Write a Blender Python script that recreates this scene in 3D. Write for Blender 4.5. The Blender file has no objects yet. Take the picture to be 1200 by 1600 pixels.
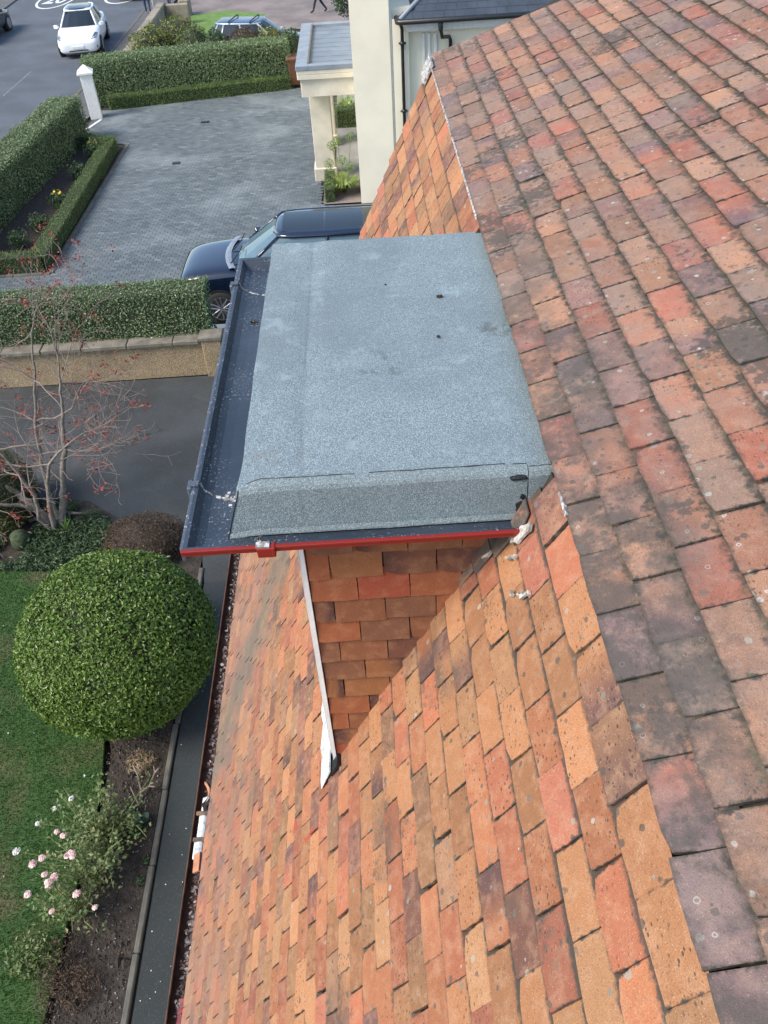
import bpy, bmesh, math, random
import numpy as np
from mathutils import Matrix, Vector, noise
R = math.radians
rng = np.random.default_rng(7)
random.seed(7)
SC = bpy.context.scene
COL = SC.collection

# ------------------------------------------------------------------ camera, sky, sun, exposure
EYE = np.array((0.0, 0.0, 9.0))
FPX, PITCH, ROLL, YAW = 1279.2, 0.74122, -0.06352, -0.00326      # focal length in pixels of a 1200 px wide frame


def cam_axes():
    cy, sy, cp, sp = math.cos(YAW), math.sin(YAW), math.cos(PITCH), math.sin(PITCH)
    f = np.array((sy * cp, cy * cp, -sp)); r = np.array((cy, -sy, 0.0)); u = np.cross(r, f)
    c, s = math.cos(ROLL), math.sin(ROLL)
    return c * r + s * u, -s * r + c * u, f


CR, CU, CF = cam_axes()
cd = bpy.data.cameras.new('camera'); cam = bpy.data.objects.new('camera', cd); COL.objects.link(cam)
cd.sensor_fit = 'HORIZONTAL'; cd.sensor_width = 36.0; cd.lens = 36.0 * FPX / 1200.0
cd.clip_start = 0.05; cd.clip_end = 2000.0
cam.matrix_world = Matrix(((CR[0], CU[0], -CF[0], EYE[0]), (CR[1], CU[1], -CF[1], EYE[1]),
                           (CR[2], CU[2], -CF[2], EYE[2]), (0, 0, 0, 1)))
SC.camera = cam

SUN_EL, SUN_AZ = R(46), R(-114)            # azimuth from +Y towards +X
W = bpy.data.worlds.new('World'); SC.world = W; W.use_nodes = True
wn = W.node_tree.nodes; wl = W.node_tree.links
sky = wn.new('ShaderNodeTexSky'); sky.sky_type = 'NISHITA'; sky.sun_disc = False
sky.sun_elevation = SUN_EL; sky.sun_rotation = SUN_AZ; sky.air_density = 1.0; sky.dust_density = 1.2; sky.ozone_density = 1.0
bg = wn['Background']; bg.inputs['Strength'].default_value = 0.10
wl.new(sky.outputs['Color'], bg.inputs['Color'])
sl = bpy.data.lights.new('sun', 'SUN'); sl.energy = 1.5; sl.angle = R(26); sl.color = (1.0, 0.91, 0.78)
so = bpy.data.objects.new('sun', sl); COL.objects.link(so)
sd = Vector((math.sin(SUN_AZ) * math.cos(SUN_EL), math.cos(SUN_AZ) * math.cos(SUN_EL), math.sin(SUN_EL)))
so.rotation_euler = sd.to_track_quat('Z', 'Y').to_euler(); so.location = (0, 0, 40)
vs = SC.view_settings
vs.view_transform = 'Standard'; vs.look = 'None'; vs.gamma = 1.0; vs.use_curve_mapping = False
vs.exposure = 1.6
SC.cycles.max_bounces = 6; SC.cycles.diffuse_bounces = 3; SC.cycles.glossy_bounces = 3
SC.cycles.transparent_max_bounces = 6; SC.cycles.use_denoising = True


# ------------------------------------------------------------------ node helper
class G:
    """a material under construction"""
    def __init__(s, name, rough=0.7, spec=0.5, metal=0.0):
        s.m = bpy.data.materials.new(name); s.m.use_nodes = True
        s.t = s.m.node_tree; s.b = s.t.nodes['Principled BSDF']
        s.b.inputs['Roughness'].default_value = rough; s.b.inputs['Metallic'].default_value = metal
        s.b.inputs['Specular IOR Level'].default_value = spec
        s._pos = None

    def n(s, typ, **kw):
        nd = s.t.nodes.new('ShaderNode' + typ)
        for k, v in kw.items(): setattr(nd, k, v)
        return nd

    def put(s, sock, v):
        if isinstance(v, bpy.types.NodeSocket): s.t.links.new(v, sock)
        elif isinstance(v, (tuple, list)) and sock.type == 'RGBA' and len(v) == 3: sock.default_value = (*v, 1.0)
        else: sock.default_value = v

    def pos(s):
        if s._pos is None: s._pos = s.n('NewGeometry').outputs['Position']
        return s._pos

    def scaled(s, k, src=None):
        nd = s.n('Vector' 'Math', operation='MULTIPLY'); s.put(nd.inputs[0], src or s.pos()); s.put(nd.inputs[1], k); return nd.outputs[0]

    def noise(s, scale, detail=3.0, rough=0.55, vec=None, dist=0.0):
        nd = s.n('TexNoise'); s.put(nd.inputs['Vector'], vec or s.pos()); s.put(nd.inputs['Scale'], scale)
        s.put(nd.inputs['Detail'], detail); s.put(nd.inputs['Roughness'], rough); s.put(nd.inputs['Distortion'], dist)
        return nd.outputs['Fac']

    def voro(s, scale, vec=None, out='Distance', rnd=1.0):
        nd = s.n('TexVoronoi'); s.put(nd.inputs['Vector'], vec or s.pos()); s.put(nd.inputs['Scale'], scale); s.put(nd.inputs['Randomness'], rnd)
        return nd.outputs[out] if out != 'both' else (nd.outputs['Distance'], nd.outputs['Color'])

    def math(s, op, a, b=0.0, c=0.0, clamp=False):
        nd = s.n('Math', operation=op, use_clamp=clamp); s.put(nd.inputs[0], a); s.put(nd.inputs[1], b); s.put(nd.inputs[2], c); return nd.outputs[0]

    def step(s, v, lo, hi, a=0.0, b=1.0):
        nd = s.n('MapRange', interpolation_type='SMOOTHSTEP')
        for i, x in enumerate((v, lo, hi, a, b)): s.put(nd.inputs[i], x)
        return nd.outputs[0]

    def mix(s, f, a, b, mode='MIX'):
        nd = s.n('Mix', data_type='RGBA', blend_type=mode, clamp_factor=True)
        s.put(nd.inputs[0], f); s.put(nd.inputs[6], a); s.put(nd.inputs[7], b); return nd.outputs[2]

    def ramp(s, f, stops, const=False):
        nd = s.n('ValToRGB'); r = nd.color_ramp; r.interpolation = 'CONSTANT' if const else 'LINEAR'
        while len(r.elements) < len(stops): r.elements.new(0.5)
        for e, (p, c) in zip(r.elements, stops): e.position = p; e.color = (*c, 1.0)
        s.put(nd.inputs[0], f); return nd.outputs[0]

    def attr(s, name):
        nd = s.n('Attribute'); nd.attribute_name = name; return nd.outputs['Color']

    def sep(s, c):
        nd = s.n('SeparateColor'); s.put(nd.inputs[0], c); return nd.outputs

    def xyz(s, v):
        nd = s.n('SeparateXYZ'); s.put(nd.inputs[0], v); return nd.outputs

    def col(s, c): s.put(s.b.inputs['Base Color'], c); return s

    def rough(s, v): s.put(s.b.inputs['Roughness'], v); return s

    def bump(s, h, dist=0.002, strength=1.0):
        nd = s.n('Bump'); s.put(nd.inputs['Height'], h); s.put(nd.inputs['Distance'], dist); s.put(nd.inputs['Strength'], strength)
        s.put(s.b.inputs['Normal'], nd.outputs[0]); return s


def plain(name, c, rough=0.6, var=0.12, scale=6.0, metal=0.0, spec=0.5, bump=0.0, bscale=60.0, c2=None):
    g = G(name, rough, spec, metal)
    n1 = g.noise(scale, 4)
    dark = tuple(x * (1 - var * 2) for x in c) if c2 is None else c2
    g.col(g.mix(g.step(n1, 0.3, 0.7), dark, c))
    if bump: g.bump(g.noise(bscale, 3), bump)
    return g.m


M = {}


def build_materials():
    M['white_paint'] = plain('white_paint', (.78, .78, .75), .5, .06, 14, bump=.001)
    M['cream_render'] = plain('cream_render', (.86, .785, .60), .8, .045, 1.2, bump=.001, bscale=160)
    M['stone_cream'] = plain('stone_cream', (.66, .61, .49), .8, .09, 2.4, bump=.0015, bscale=70)
    M['black_pipe'] = plain('black_pipe', (.018, .020, .022), .35, .1)
    M['tyre'] = plain('tyre', (.016, .016, .017), .8, .1)
    M['alloy'] = plain('alloy', (.42, .43, .45), .3, .05, metal=.8)
    M['dark_plastic'] = plain('dark_plastic', (.02, .021, .024), .5, .1)
    M['skin'] = plain('skin', (.5, .33, .25), .6, .05)
    M['hair'] = plain('hair', (.03, .02, .015), .6, .1)
    M['suit'] = plain('suit', (.020, .026, .045), .8, .12)
    M['jeans'] = plain('jeans', (.045, .07, .13), .85, .15)
    M['coat'] = plain('coat', (.10, .10, .11), .85, .15)
    M['shoe_white'] = plain('shoe_white', (.7, .7, .7), .6, .05)
    M['shoe_dark'] = plain('shoe_dark', (.02, .018, .016), .5, .05)
    M['bin_brown'] = plain('bin_brown', (.17, .075, .04), .55, .1)
    M['lead_grey'] = plain('lead_grey', (.22, .26, .31), .5, .12, 3, bump=.001)
    M['roof_membrane'] = plain('roof_membrane', (.17, .21, .26), .5, .12, 2.0)
    M['soil'] = plain('soil', (.050, .040, .032), .95, .25, 9, bump=.03, bscale=22)
    M['bark'] = plain('bark', (.26, .225, .19), .9, .2, 14, bump=.006, bscale=40)
    M['twig'] = plain('twig', (.27, .205, .175), .9, .2, 10)
    M['dry_twig'] = plain('dry_twig', (.25, .19, .12), .9, .2, 10)
    M['core'] = plain('core', (.040, .052, .024), .95, .2, 8)
    M['core_brown'] = plain('core_brown', (.06, .045, .032), .95, .2, 8)
    M['kerb_stone'] = plain('kerb_stone', (.135, .13, .11), .9, .18, 5, bump=.004, bscale=50)
    M['coping'] = plain('coping', (.22, .20, .16), .9, .22, 4, bump=.005, bscale=40)
    M['old_stone'] = plain('old_stone', (.30, .26, .20), .9, .2, 2, bump=.012, bscale=12)
    M['road_paint'] = plain('road_paint', (.70, .71, .70), .7, .12, 6)
    M['glass_dark'] = plain('glass_dark', (.02, .028, .034), .04, .05)
    M['glass_blue'] = plain('glass_blue', (.10, .16, .19), .05, .06)
    M['lamp_glass'] = plain('lamp_glass', (.16, .20, .24), .08, .1)
    M['plate'] = plain('plate', (.72, .72, .70), .5, .04)
    M['navy_car'] = plain('navy_car', (.004, .009, .024), .07, .02)
    M['navy_car'].node_tree.nodes['Principled BSDF'].inputs['Coat Weight'].default_value = 1.0
    M['white_car'] = plain('white_car', (.78, .80, .80), .15, .02)
    M['grey_car'] = plain('grey_car', (.035, .042, .05), .18, .02)
    M['blue_dark'] = plain('blue_dark', (.06, .10, .17), .2, .03, metal=.2)
    M['blue_car'] = plain('blue_car', (.42, .50, .56), .2, .03, metal=.3)
    M['stalk'] = plain('stalk', (.20, .24, .08), .6, .15)
    M['rust_pipe'] = plain('rust_pipe', (.125, .052, .028), .75, .3, 12, bump=.002, bscale=90)
    M['slate'] = plain('slate', (.055, .072, .095), .55, .2, 1.3, bump=.002, bscale=30)
    M['house_wall'] = plain('house_wall', (.42, .38, .31), .9, .1, 2)
    M['deck'] = plain('deck', (.035, .028, .024), .95, .2, 10)
    M['mortar'] = plain('mortar', (.36, .33, .29), .95, .15, 12, bump=.004, bscale=60)

    # asphalt
    def asphalt(name, c, patch, pale=.25, cracks=False):
        g = G(name, .85)
        v = g.voro(260); n2 = g.noise(.7, 5); n3 = g.noise(5, 4)
        base = g.mix(g.step(n2, .35, .68), tuple(x * (1 - patch) for x in c), tuple(x * (1 + patch) for x in c))
        base = g.mix(g.step(n3, .62, .8, 0, .5), base, tuple(x * .55 for x in c))
        if cracks:
            nd = g.n('TexVoronoi', feature='DISTANCE_TO_EDGE'); wv = g.n('VectorMath', operation='ADD'); g.put(wv.inputs[0], g.pos()); nz = g.n('TexNoise'); g.put(nz.inputs['Vector'], g.pos()); g.put(nz.inputs['Scale'], 3.0); g.put(wv.inputs[1], nz.outputs['Color'])
            g.put(nd.inputs['Vector'], wv.outputs[0]); g.put(nd.inputs['Scale'], .55)
            base = g.mix(g.math('MULTIPLY', g.step(nd.outputs['Distance'], .016, .004), g.step(g.noise(.5, 2), .50, .60, 0, .7)), base, (.016, .018, .018))
            base = g.mix(g.step(g.noise(1.1, 6, .68, dist=1.2), .55, .72, 0, .5), base, (.085, .088, .085))
            base = g.mix(g.step(g.noise(2.3, 4), .68, .76, 0, .5), base, (.02, .022, .022))
        sp = g.math('GREATER_THAN', g.sep(g.voro(210, out='Color'))[0], .975)
        base = g.mix(g.math('MULTIPLY', sp, pale), base, (.4, .4, .38))
        g.col(base); g.bump(v, .004); return g.m
    M['asphalt_road'] = asphalt('asphalt_road', (.085, .098, .115), .14)
    M['asphalt_drive'] = asphalt('asphalt_drive', (.046, .052, .054), .22, .25, True)
    M['asphalt_path'] = asphalt('asphalt_path', (.030, .038, .040), .12, .2)
    M['pavement'] = asphalt('pavement', (.10, .10, .10), .14)
    M['far_paving'] = asphalt('far_paving', (.20, .165, .15), .2)
    M['flagstone'] = plain('flagstone', (.24, .24, .23), .8, .12, 2)

    # harled wall: pale grit pressed in sandy mortar
    g = G('harling', .95)
    d, c = g.voro(85, out='both')
    r = g.sep(c)[0]
    base = g.ramp(r, [(0, (.16, .12, .07)), (.35, (.29, .21, .12)), (.7, (.38, .29, .17)), (1, (.46, .38, .26))])
    base = g.mix(g.step(g.noise(1.6, 4), .45, .7, 0, .45), base, (.16, .12, .075))
    g.col(base); g.bump(g.math('SUBTRACT', 1.0, d), .009); M['harling'] = g.m

    # block paving
    g = G('paving_block', .8)
    a = g.sep(g.attr('rnd'))
    base = g.ramp(a[0], [(0, (.068, .088, .098)), (.4, (.094, .117, .128)), (.75, (.117, .140, .150)), (1, (.16, .18, .185))])
    eff = g.step(g.noise(.42, 5, .62), .48, .72, 0, .48)
    base = g.mix(eff, base, (.27, .31, .325))
    base = g.mix(g.step(g.noise(14, 3), .66, .74, 0, .6), base, (.30, .31, .31))
    base = g.mix(g.step(g.noise(1.7, 3), .66, .78, 0, .6), base, (.05, .055, .06))
    g.col(base); g.bump(g.noise(120, 2), .002); M['paving_block'] = g.m
    M['paving_joint'] = plain('paving_joint', (.085, .094, .098), .95, .2, 8)

    # grass
    g = G('lawn_ground', .95)
    base = g.mix(g.step(g.noise(.9, 4), .47, .69), (.035, .085, .020), (.10, .105, .045))
    g.col(base); M['lawn_ground'] = g.m
    g = G('grass_blade', .6, .3)
    a = g.sep(g.attr('rnd'))
    c1 = g.ramp(a[0], [(0, (.030, .085, .014)), (.5, (.050, .125, .022)), (1, (.095, .155, .035))])
    c2 = g.ramp(a[0], [(0, (.10, .115, .045)), (.6, (.17, .165, .08)), (1, (.24, .21, .12))])
    g.col(g.mix(g.step(g.noise(.9, 4), .48, .70), c1, c2)); M['grass_blade'] = g.m
    g = G('far_lawn', .9)
    g.col(g.mix(g.step(g.noise(3, 4), .35, .65), (.085, .17, .03), (.14, .22, .045))); M['far_lawn'] = g.m

    # leaves: one attribute picks the shade of each leaf
    def leaf(name, stops, rough=.45, spec=.5, tr=.15):
        g = G(name, rough, spec)
        c = g.ramp(g.sep(g.attr('rnd'))[0], stops)
        c = g.mix(g.step(g.noise(1.8, 3), .35, .7, 0, .35), c, tuple(x * .6 for x in stops[1][1]))
        g.col(c)
        if tr:
            t = g.n('BsdfTranslucent'); g.put(t.inputs[0], c)
            mx = g.n('MixShader'); mx.inputs[0].default_value = tr
            out = g.t.nodes['Material Output']
            g.t.links.new(g.b.outputs[0], mx.inputs[1]); g.t.links.new(t.outputs[0], mx.inputs[2]); g.t.links.new(mx.outputs[0], out.inputs[0])
        return g.m
    M['leaf_topiary'] = leaf('leaf_topiary', [(0, (0.050, 0.105, 0.018)), (.45, (0.110, 0.187, 0.029)), (.8, (0.193, 0.281, 0.051)), (1, (0.330, 0.396, 0.121))], .38)
    M['leaf_hedge'] = leaf('leaf_hedge', [(0, (0.072, 0.132, 0.054)), (.4, (0.144, 0.216, 0.094)), (.75, (0.252, 0.324, 0.150)), (1, (0.480, 0.540, 0.324))], .4)
    M['leaf_box'] = leaf('leaf_box', [(0, (0.052, 0.107, 0.028)), (.45, (0.095, 0.170, 0.037)), (.8, (0.164, 0.233, 0.060)), (1, (0.259, 0.311, 0.103))], .55)
    M['leaf_cover'] = leaf('leaf_cover', [(0, (0.034, 0.069, 0.029)), (.45, (0.057, 0.109, 0.040)), (.8, (0.098, 0.149, 0.063)), (1, (0.184, 0.218, 0.115))], .5)
    M['leaf_rose'] = leaf('leaf_rose', [(0, (0.073, 0.118, 0.037)), (.45, (0.120, 0.173, 0.057)), (.8, (0.209, 0.235, 0.089)), (1, (0.354, 0.304, 0.127))], .5)
    M['leaf_yellow'] = leaf('leaf_yellow', [(0, (.10, .13, .03)), (.45, (.17, .20, .04)), (.8, (.28, .28, .06)), (1, (.36, .30, .10))], .5)
    M['leaf_brown'] = leaf('leaf_brown', [(0, (.055, .036, .024)), (.45, (.10, .068, .045)), (.8, (.16, .11, .075)), (1, (.24, .18, .13))], .8)
    M['leaf_conifer'] = leaf('leaf_conifer', [(0, (.045, .060, .015)), (.45, (.085, .095, .022)), (.8, (.13, .13, .03)), (1, (.20, .15, .05))], .7)
    M['leaf_red'] = leaf('leaf_red', [(0, (.16, .020, .012)), (.45, (.28, .035, .022)), (.8, (.34, .07, .03)), (1, (.40, .16, .06))], .6)
    M['leaf_litter'] = leaf('leaf_litter', [(0, (.045, .035, .03)), (.4, (.10, .07, .062)), (.7, (.24, .20, .19)), (1, (.52, .52, .54))], .8)
    M['leaf_agapanthus'] = leaf('leaf_agapanthus', [(0, (0.075, 0.150, 0.030)), (.45, (0.135, 0.240, 0.045)), (.8, (0.255, 0.345, 0.075)), (1, (0.450, 0.480, 0.135))], .45)
    M['petal_pink'] = leaf('petal_pink', [(0, (.74, .36, .34)), (.35, (.80, .52, .50)), (.7, (.85, .68, .66)), (1, (.88, .82, .80))], .6)
    M['petal_yellow'] = plain('petal_yellow', (.85, .55, .03), .6, .1)
    M['petal_white'] = plain('petal_white', (.75, .74, .70), .7, .1)

    # clay tiles ---------------------------------------------------------------------------
    def tile(name, src, pal, weather):
        g = G(name, .82, .35)
        c = g.n('ObjectInfo').outputs['Color'] if src == 'object' else g.attr('rnd')
        s = g.sep(c)
        uv = g.xyz(g.n('UVMap').outputs[0]); u, v = uv[0], uv[1]
        base = g.ramp(s[0], pal, True)
        # burnt end: kiln flashing that darkens one end of some tiles
        side = g.math('GREATER_THAN', s[1], .5)
        uu = g.math('ABSOLUTE', g.math('SUBTRACT', u, side))
        jit = g.noise(9, 3)
        burn = g.step(g.math('ADD', uu, g.math('MULTIPLY', jit, .5)), .35, 1.15)
        burn = g.math('MULTIPLY', burn, g.step(s[2], .80, .98))
        base = g.mix(burn, base, (.155, .085, .085) if weather < .5 else (.17, .115, .13))
        # colour drift and value of each tile
        val = g.math('ADD', .49 if weather < .5 else .62, g.math('MULTIPLY', g.math('FRACT', g.math('MULTIPLY', s[1], 7.31)), .36))
        cc = g.n('CombineColor')
        for i in range(3): g.put(cc.inputs[i], val)
        base = g.mix(1.0, base, cc.outputs[0], 'MULTIPLY')
        big = g.noise(24, 5, .6)
        base = g.mix(g.step(big, .42, .7, 0, .38), base, (.50, .30, .18) if weather < .5 else (.42, .28, .20))
        fine = g.noise(380, 2, .7)
        base = g.mix(g.step(fine, .30, .64, .46, 0), base, (.12, .055, .035))
        base = g.mix(g.step(g.noise(85, 4, .7), .52, .70, 0, .30), base, (.17, .085, .055))
        # pits and black lichen dots
        d, vc = g.voro(120, g.scaled((1, .62, 1)), 'both')
        vr = g.sep(vc)[0]
        dots = g.math('MULTIPLY', g.math('LESS_THAN', d, g.math('MULTIPLY', vr, .34)), g.step(g.noise(6.5, 3), .36, .56))
        dots = g.math('MULTIPLY', dots, g.math('GREATER_THAN', vr, .40))
        dens = g.step(g.math('FRACT', g.math('MULTIPLY', s[2], 5.17)), .25, .55)
        dots = g.math('MULTIPLY', dots, dens)
        base = g.mix(g.math('MULTIPLY', dots, .86 if weather < .5 else .70), base, (.050, .036, .030))
        d3, vc3 = g.voro(230, out='both')
        pit = g.math('MULTIPLY', g.math('LESS_THAN', d3, .26), g.math('GREATER_THAN', g.sep(vc3)[0], .62))
        pit = g.math('MULTIPLY', pit, g.step(g.noise(11, 3), .38, .60))
        base = g.mix(g.math('MULTIPLY', pit, .55 if weather < .5 else .72), base, (.10, .055, .040) if weather < .5 else (.075, .058, .050))
        grit = g.math('MULTIPLY', g.math('GREATER_THAN', g.sep(vc3)[1], .86), g.math('LESS_THAN', d3, .30))
        base = g.mix(g.math('MULTIPLY', grit, .30), base, (.62, .48, .36))
        # larger lichen rosettes
        d2, vc2 = g.voro(34, out='both')
        v2 = g.sep(vc2)
        thr = g.math('MULTIPLY', g.math('ADD', v2[1], .35), .25)
        wob = g.math('ADD', d2, g.math('MULTIPLY', g.math('SUBTRACT', g.noise(110, 3), .5), .22))
        spot = g.math('MULTIPLY', g.math('LESS_THAN', wob, thr), g.math('GREATER_THAN', v2[0], .70 if weather < .5 else .55))
        lc = g.ramp(v2[2], [(0, (.05, .045, .038)), (.5, (.085, .08, .068)), (.75, (.23, .23, .19)), (1, (.36, .36, .31))])
        base = g.mix(g.math('MULTIPLY', spot, .72), base, lc)
        if weather > .5:
            ring = g.math('MULTIPLY', g.math('LESS_THAN', g.math('ABSOLUTE', g.math('SUBTRACT', wob, .17)), .035), g.math('GREATER_THAN', v2[2], .86))
            base = g.mix(g.math('MULTIPLY', ring, .6), base, (.52, .51, .45))
            # grey film and dark crust
            film = g.step(g.noise(5.0, 5, .6), .40, .68, 0, .42)
            base = g.mix(film, base, (.20, .165, .145))
            rag = g.noise(42, 5, .65)
            crust = g.step(g.math('ADD', g.noise(2.3, 3), g.math('MULTIPLY', rag, .55)), .86, .94, 0, .75)
            base = g.mix(crust, base, (.058, .054, .048))
            p = g.xyz(g.pos())
            band = g.math('SUBTRACT', g.math('SUBTRACT', p[0], .463), g.math('MULTIPLY', g.noise(2.4, 4), .34))
            band = g.math('MULTIPLY', g.step(band, .14, -.10), g.step(g.math('ADD', g.noise(13, 5, .7), g.math('MULTIPLY', g.noise(1.3, 2), .5)), .62, .86))
            band = g.math('MULTIPLY', band, g.step(p[1], 3.4, 1.8, .25, .80))
            base = g.mix(band, base, (.070, .062, .055))
            # moss and dirt that sit along the joints
            ev = g.step(g.math('ADD', v, g.math('MULTIPLY', g.math('SUBTRACT', rag, .5), .9)), .72, 1.05)
            eu = g.step(g.math('ADD', g.math('ABSOLUTE', g.math('SUBTRACT', u, .5)), g.math('MULTIPLY', g.math('SUBTRACT', rag, .5), .26)), .455, .51)
            eb = g.step(g.math('ADD', v, g.math('MULTIPLY', g.math('SUBTRACT', rag, .5), .4)), .10, -.04)
            e = g.math('MAXIMUM', ev, g.math('MAXIMUM', eu, g.math('MULTIPLY', eb, .7)))
            e = g.math('MULTIPLY', e, g.step(g.noise(3.4, 3), .26, .50, .68, 1.0))
            base = g.mix(e, base, g.mix(g.step(g.noise(30, 2), .5, .7), (.050, .045, .038), (.085, .082, .055)))
        else:
            rag = g.noise(48, 5, .65)
            ev = g.step(g.math('ADD', v, g.math('MULTIPLY', g.math('SUBTRACT', rag, .5), .34)), .76, .90)
            eu = g.step(g.math('ADD', g.math('ABSOLUTE', g.math('SUBTRACT', u, .5)), g.math('MULTIPLY', g.math('SUBTRACT', rag, .5), .16)), .468, .500)
            e = g.math('MULTIPLY', g.math('MAXIMUM', ev, eu), g.step(g.noise(2.2, 3), .32, .56, .60, 1.0))
            base = g.mix(e, base, (.060, .048, .038))
            crust = g.math('MULTIPLY', g.step(g.math('ADD', g.noise(3.0, 3), g.math('MULTIPLY', rag, .5)), .86, .96, 0, .70), g.step(v, .1, .6, 1, .45))
            base = g.mix(crust, base, (.07, .06, .05))
            # grey algae streak where the dormer gutter drips
            p = g.xyz(g.pos())
            line = g.math('ABSOLUTE', g.math('ADD', g.math('SUBTRACT', p[1], 3.55), g.math('MULTIPLY', g.math('ADD', p[0], 1.0), -1.15)))
            alg = g.math('MULTIPLY', g.step(g.math('ADD', line, g.math('MULTIPLY', g.noise(7, 5, .65), 1.1)), .55, 1.15, .85, 0), g.step(p[0], -.62, -.42, 1, 0))
            alg = g.math('MULTIPLY', alg, g.step(rag, .30, .52, .35, 1))
            alg2 = g.math('MULTIPLY', g.step(g.math('ADD', p[0], g.math('MULTIPLY', g.noise(2.6, 4), .5)), -.85, -.35, .55, 0), g.step(g.noise(3.1, 4), .36, .60, .25, 1))
            base = g.mix(alg2, base, (.225, .145, .115))
            base = g.mix(alg, base, (.125, .115, .09))
            # splashes of red paint from the gutter
            for (sx, sy, rx, ry) in ((-.48, 1.72, .022, .030), (-.395, 1.59, .045, .018)):
                e2 = g.math('ADD', g.math('POWER', g.math('DIVIDE', g.math('SUBTRACT', p[0], sx), rx), 2.0), g.math('POWER', g.math('DIVIDE', g.math('SUBTRACT', p[1], sy), ry), 2.0))
                f2 = g.math('MULTIPLY', g.step(g.math('ADD', e2, g.math('MULTIPLY', g.math('SUBTRACT', rag, .5), 2.2)), 1.0, .2), .65)
                base = g.mix(f2, base, (.36, .05, .03))
        g.col(base)
        h = g.math('ADD', g.math('MULTIPLY', fine, .6), g.math('ADD', g.math('MULTIPLY', big, 1.3), g.math('ADD', g.math('MULTIPLY', dots, -.8), g.math('MULTIPLY', pit, -.6))))
        g.bump(h, .0028, 1.0)
        return g.m
    low = [(0, (.53, .205, .095)), (.14, (.51, .235, .105)), (.29, (.54, .185, .095)), (.41, (.49, .255, .12)), (.53, (.54, .255, .115)),
           (.65, (.48, .165, .10)), (.74, (.38, .205, .115)), (.82, (.56, .255, .115)), (.91, (.26, .120, .090)), (.955, (.37, .165, .105))]
    upp = [(0, (.40, .185, .115)), (.16, (.35, .205, .140)), (.30, (.43, .220, .130)), (.44, (.29, .190, .140)), (.54, (.43, .150, .095)),
           (.64, (.29, .165, .140)), (.73, (.215, .145, .140)), (.80, (.45, .240, .145)), (.90, (.36, .145, .110)), (.96, (.25, .185, .145))]
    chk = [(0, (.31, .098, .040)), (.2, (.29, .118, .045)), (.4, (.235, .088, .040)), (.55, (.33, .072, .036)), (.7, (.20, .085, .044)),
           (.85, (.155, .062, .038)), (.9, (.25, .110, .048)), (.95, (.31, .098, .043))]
    for nm, pal, w in (('low', low, .2), ('up', upp, .9)):
        M['tile_%s' % nm] = tile('clay_tile_' + nm, 'object', pal, w)
        M['tile_%s_mass' % nm] = tile('clay_tile_mass_' + nm, 'attr', pal, w)
    # cheek tiles are cleaner; shade of the overhang is darkened into their palette
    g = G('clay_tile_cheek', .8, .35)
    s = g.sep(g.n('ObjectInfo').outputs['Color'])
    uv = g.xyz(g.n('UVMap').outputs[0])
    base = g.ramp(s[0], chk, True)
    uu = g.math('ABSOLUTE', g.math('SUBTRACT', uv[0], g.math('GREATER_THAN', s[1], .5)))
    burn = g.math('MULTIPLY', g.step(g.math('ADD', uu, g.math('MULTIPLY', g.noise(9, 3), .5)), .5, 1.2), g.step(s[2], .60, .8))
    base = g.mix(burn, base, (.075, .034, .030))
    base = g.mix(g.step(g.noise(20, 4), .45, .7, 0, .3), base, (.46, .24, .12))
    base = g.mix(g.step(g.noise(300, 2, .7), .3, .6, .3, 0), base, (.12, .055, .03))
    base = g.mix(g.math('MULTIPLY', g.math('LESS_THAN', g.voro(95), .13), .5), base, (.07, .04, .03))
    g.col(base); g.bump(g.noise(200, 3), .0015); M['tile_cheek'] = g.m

    # mineral felt
    def felt(name, c, dirt):
        g = G(name, .9, .3)
        d, vc = g.voro(420, out='both')
        r = g.sep(vc)[0]
        gr = g.ramp(r, [(0, tuple(x * .55 for x in c)), (.45, tuple(x * .9 for x in c)), (.8, tuple(x * 1.15 for x in c)), (1, tuple(x * 1.75 for x in c))])
        b = g.mix(g.step(g.noise(2.6, 5, .6), .35, .7, 0, .6), gr, tuple(x * .70 for x in c))
        b = g.mix(g.step(g.noise(7, 5, .72), .54, .72, 0, .45), b, tuple(x * 1.65 for x in c))
        b = g.mix(g.step(g.noise(60, 3, .7), .64, .74, 0, .35), b, tuple(x * 1.7 for x in c))
        p = g.xyz(g.pos())
        n = g.noise(16, 5, .7)
        def blot(x, y, rx, ry, colr, amt, lo=.55):
            e = g.math('ADD', g.math('POWER', g.math('DIVIDE', g.math('SUBTRACT', p[0], x), rx), 2.0), g.math('POWER', g.math('DIVIDE', g.math('SUBTRACT', p[1], y), ry), 2.0))
            f = g.math('MULTIPLY', g.step(e, 1.0, .0), g.step(n, lo - .06, lo + .06))
            return g.mix(g.math('MULTIPLY', f, amt), b, colr)
        b = blot(.03, 2.32, .17, .12, (.05, .055, .055), .6, .60)
        b = blot(-.30, 1.86, .12, .05, (.15, .13, .10), .35, .50)
        b = blot(.42, 2.5, .12, .07, (.06, .065, .06), .6, .5)
        b = g.mix(g.math('MULTIPLY', g.step(g.math('ADD', p[0], g.math('MULTIPLY', n, .08)), .48, .56), .3), b, (.075, .08, .075))
        line = g.math('ABSOLUTE', g.math('SUBTRACT', p[0], -.235))
        b = g.mix(g.math('MULTIPLY', g.step(line, .012, .0), g.step(n, .38, .55, .02, .24)), b, tuple(x * .42 for x in c))
        b = g.mix(dirt, b, (.17, .17, .13))
        g.col(b); g.bump(g.math('SUBTRACT', 1.0, d), .0016, .8); return g.m
    M['felt'] = felt('mineral_felt', (.195, .248, .268), .0)
    M['felt_strip'] = felt('mineral_felt_strip', (.185, .232, .245), .06)
    M['bitumen'] = plain('bitumen', (.012, .013, .014), .4, .2, 30, bump=.004)

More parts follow.
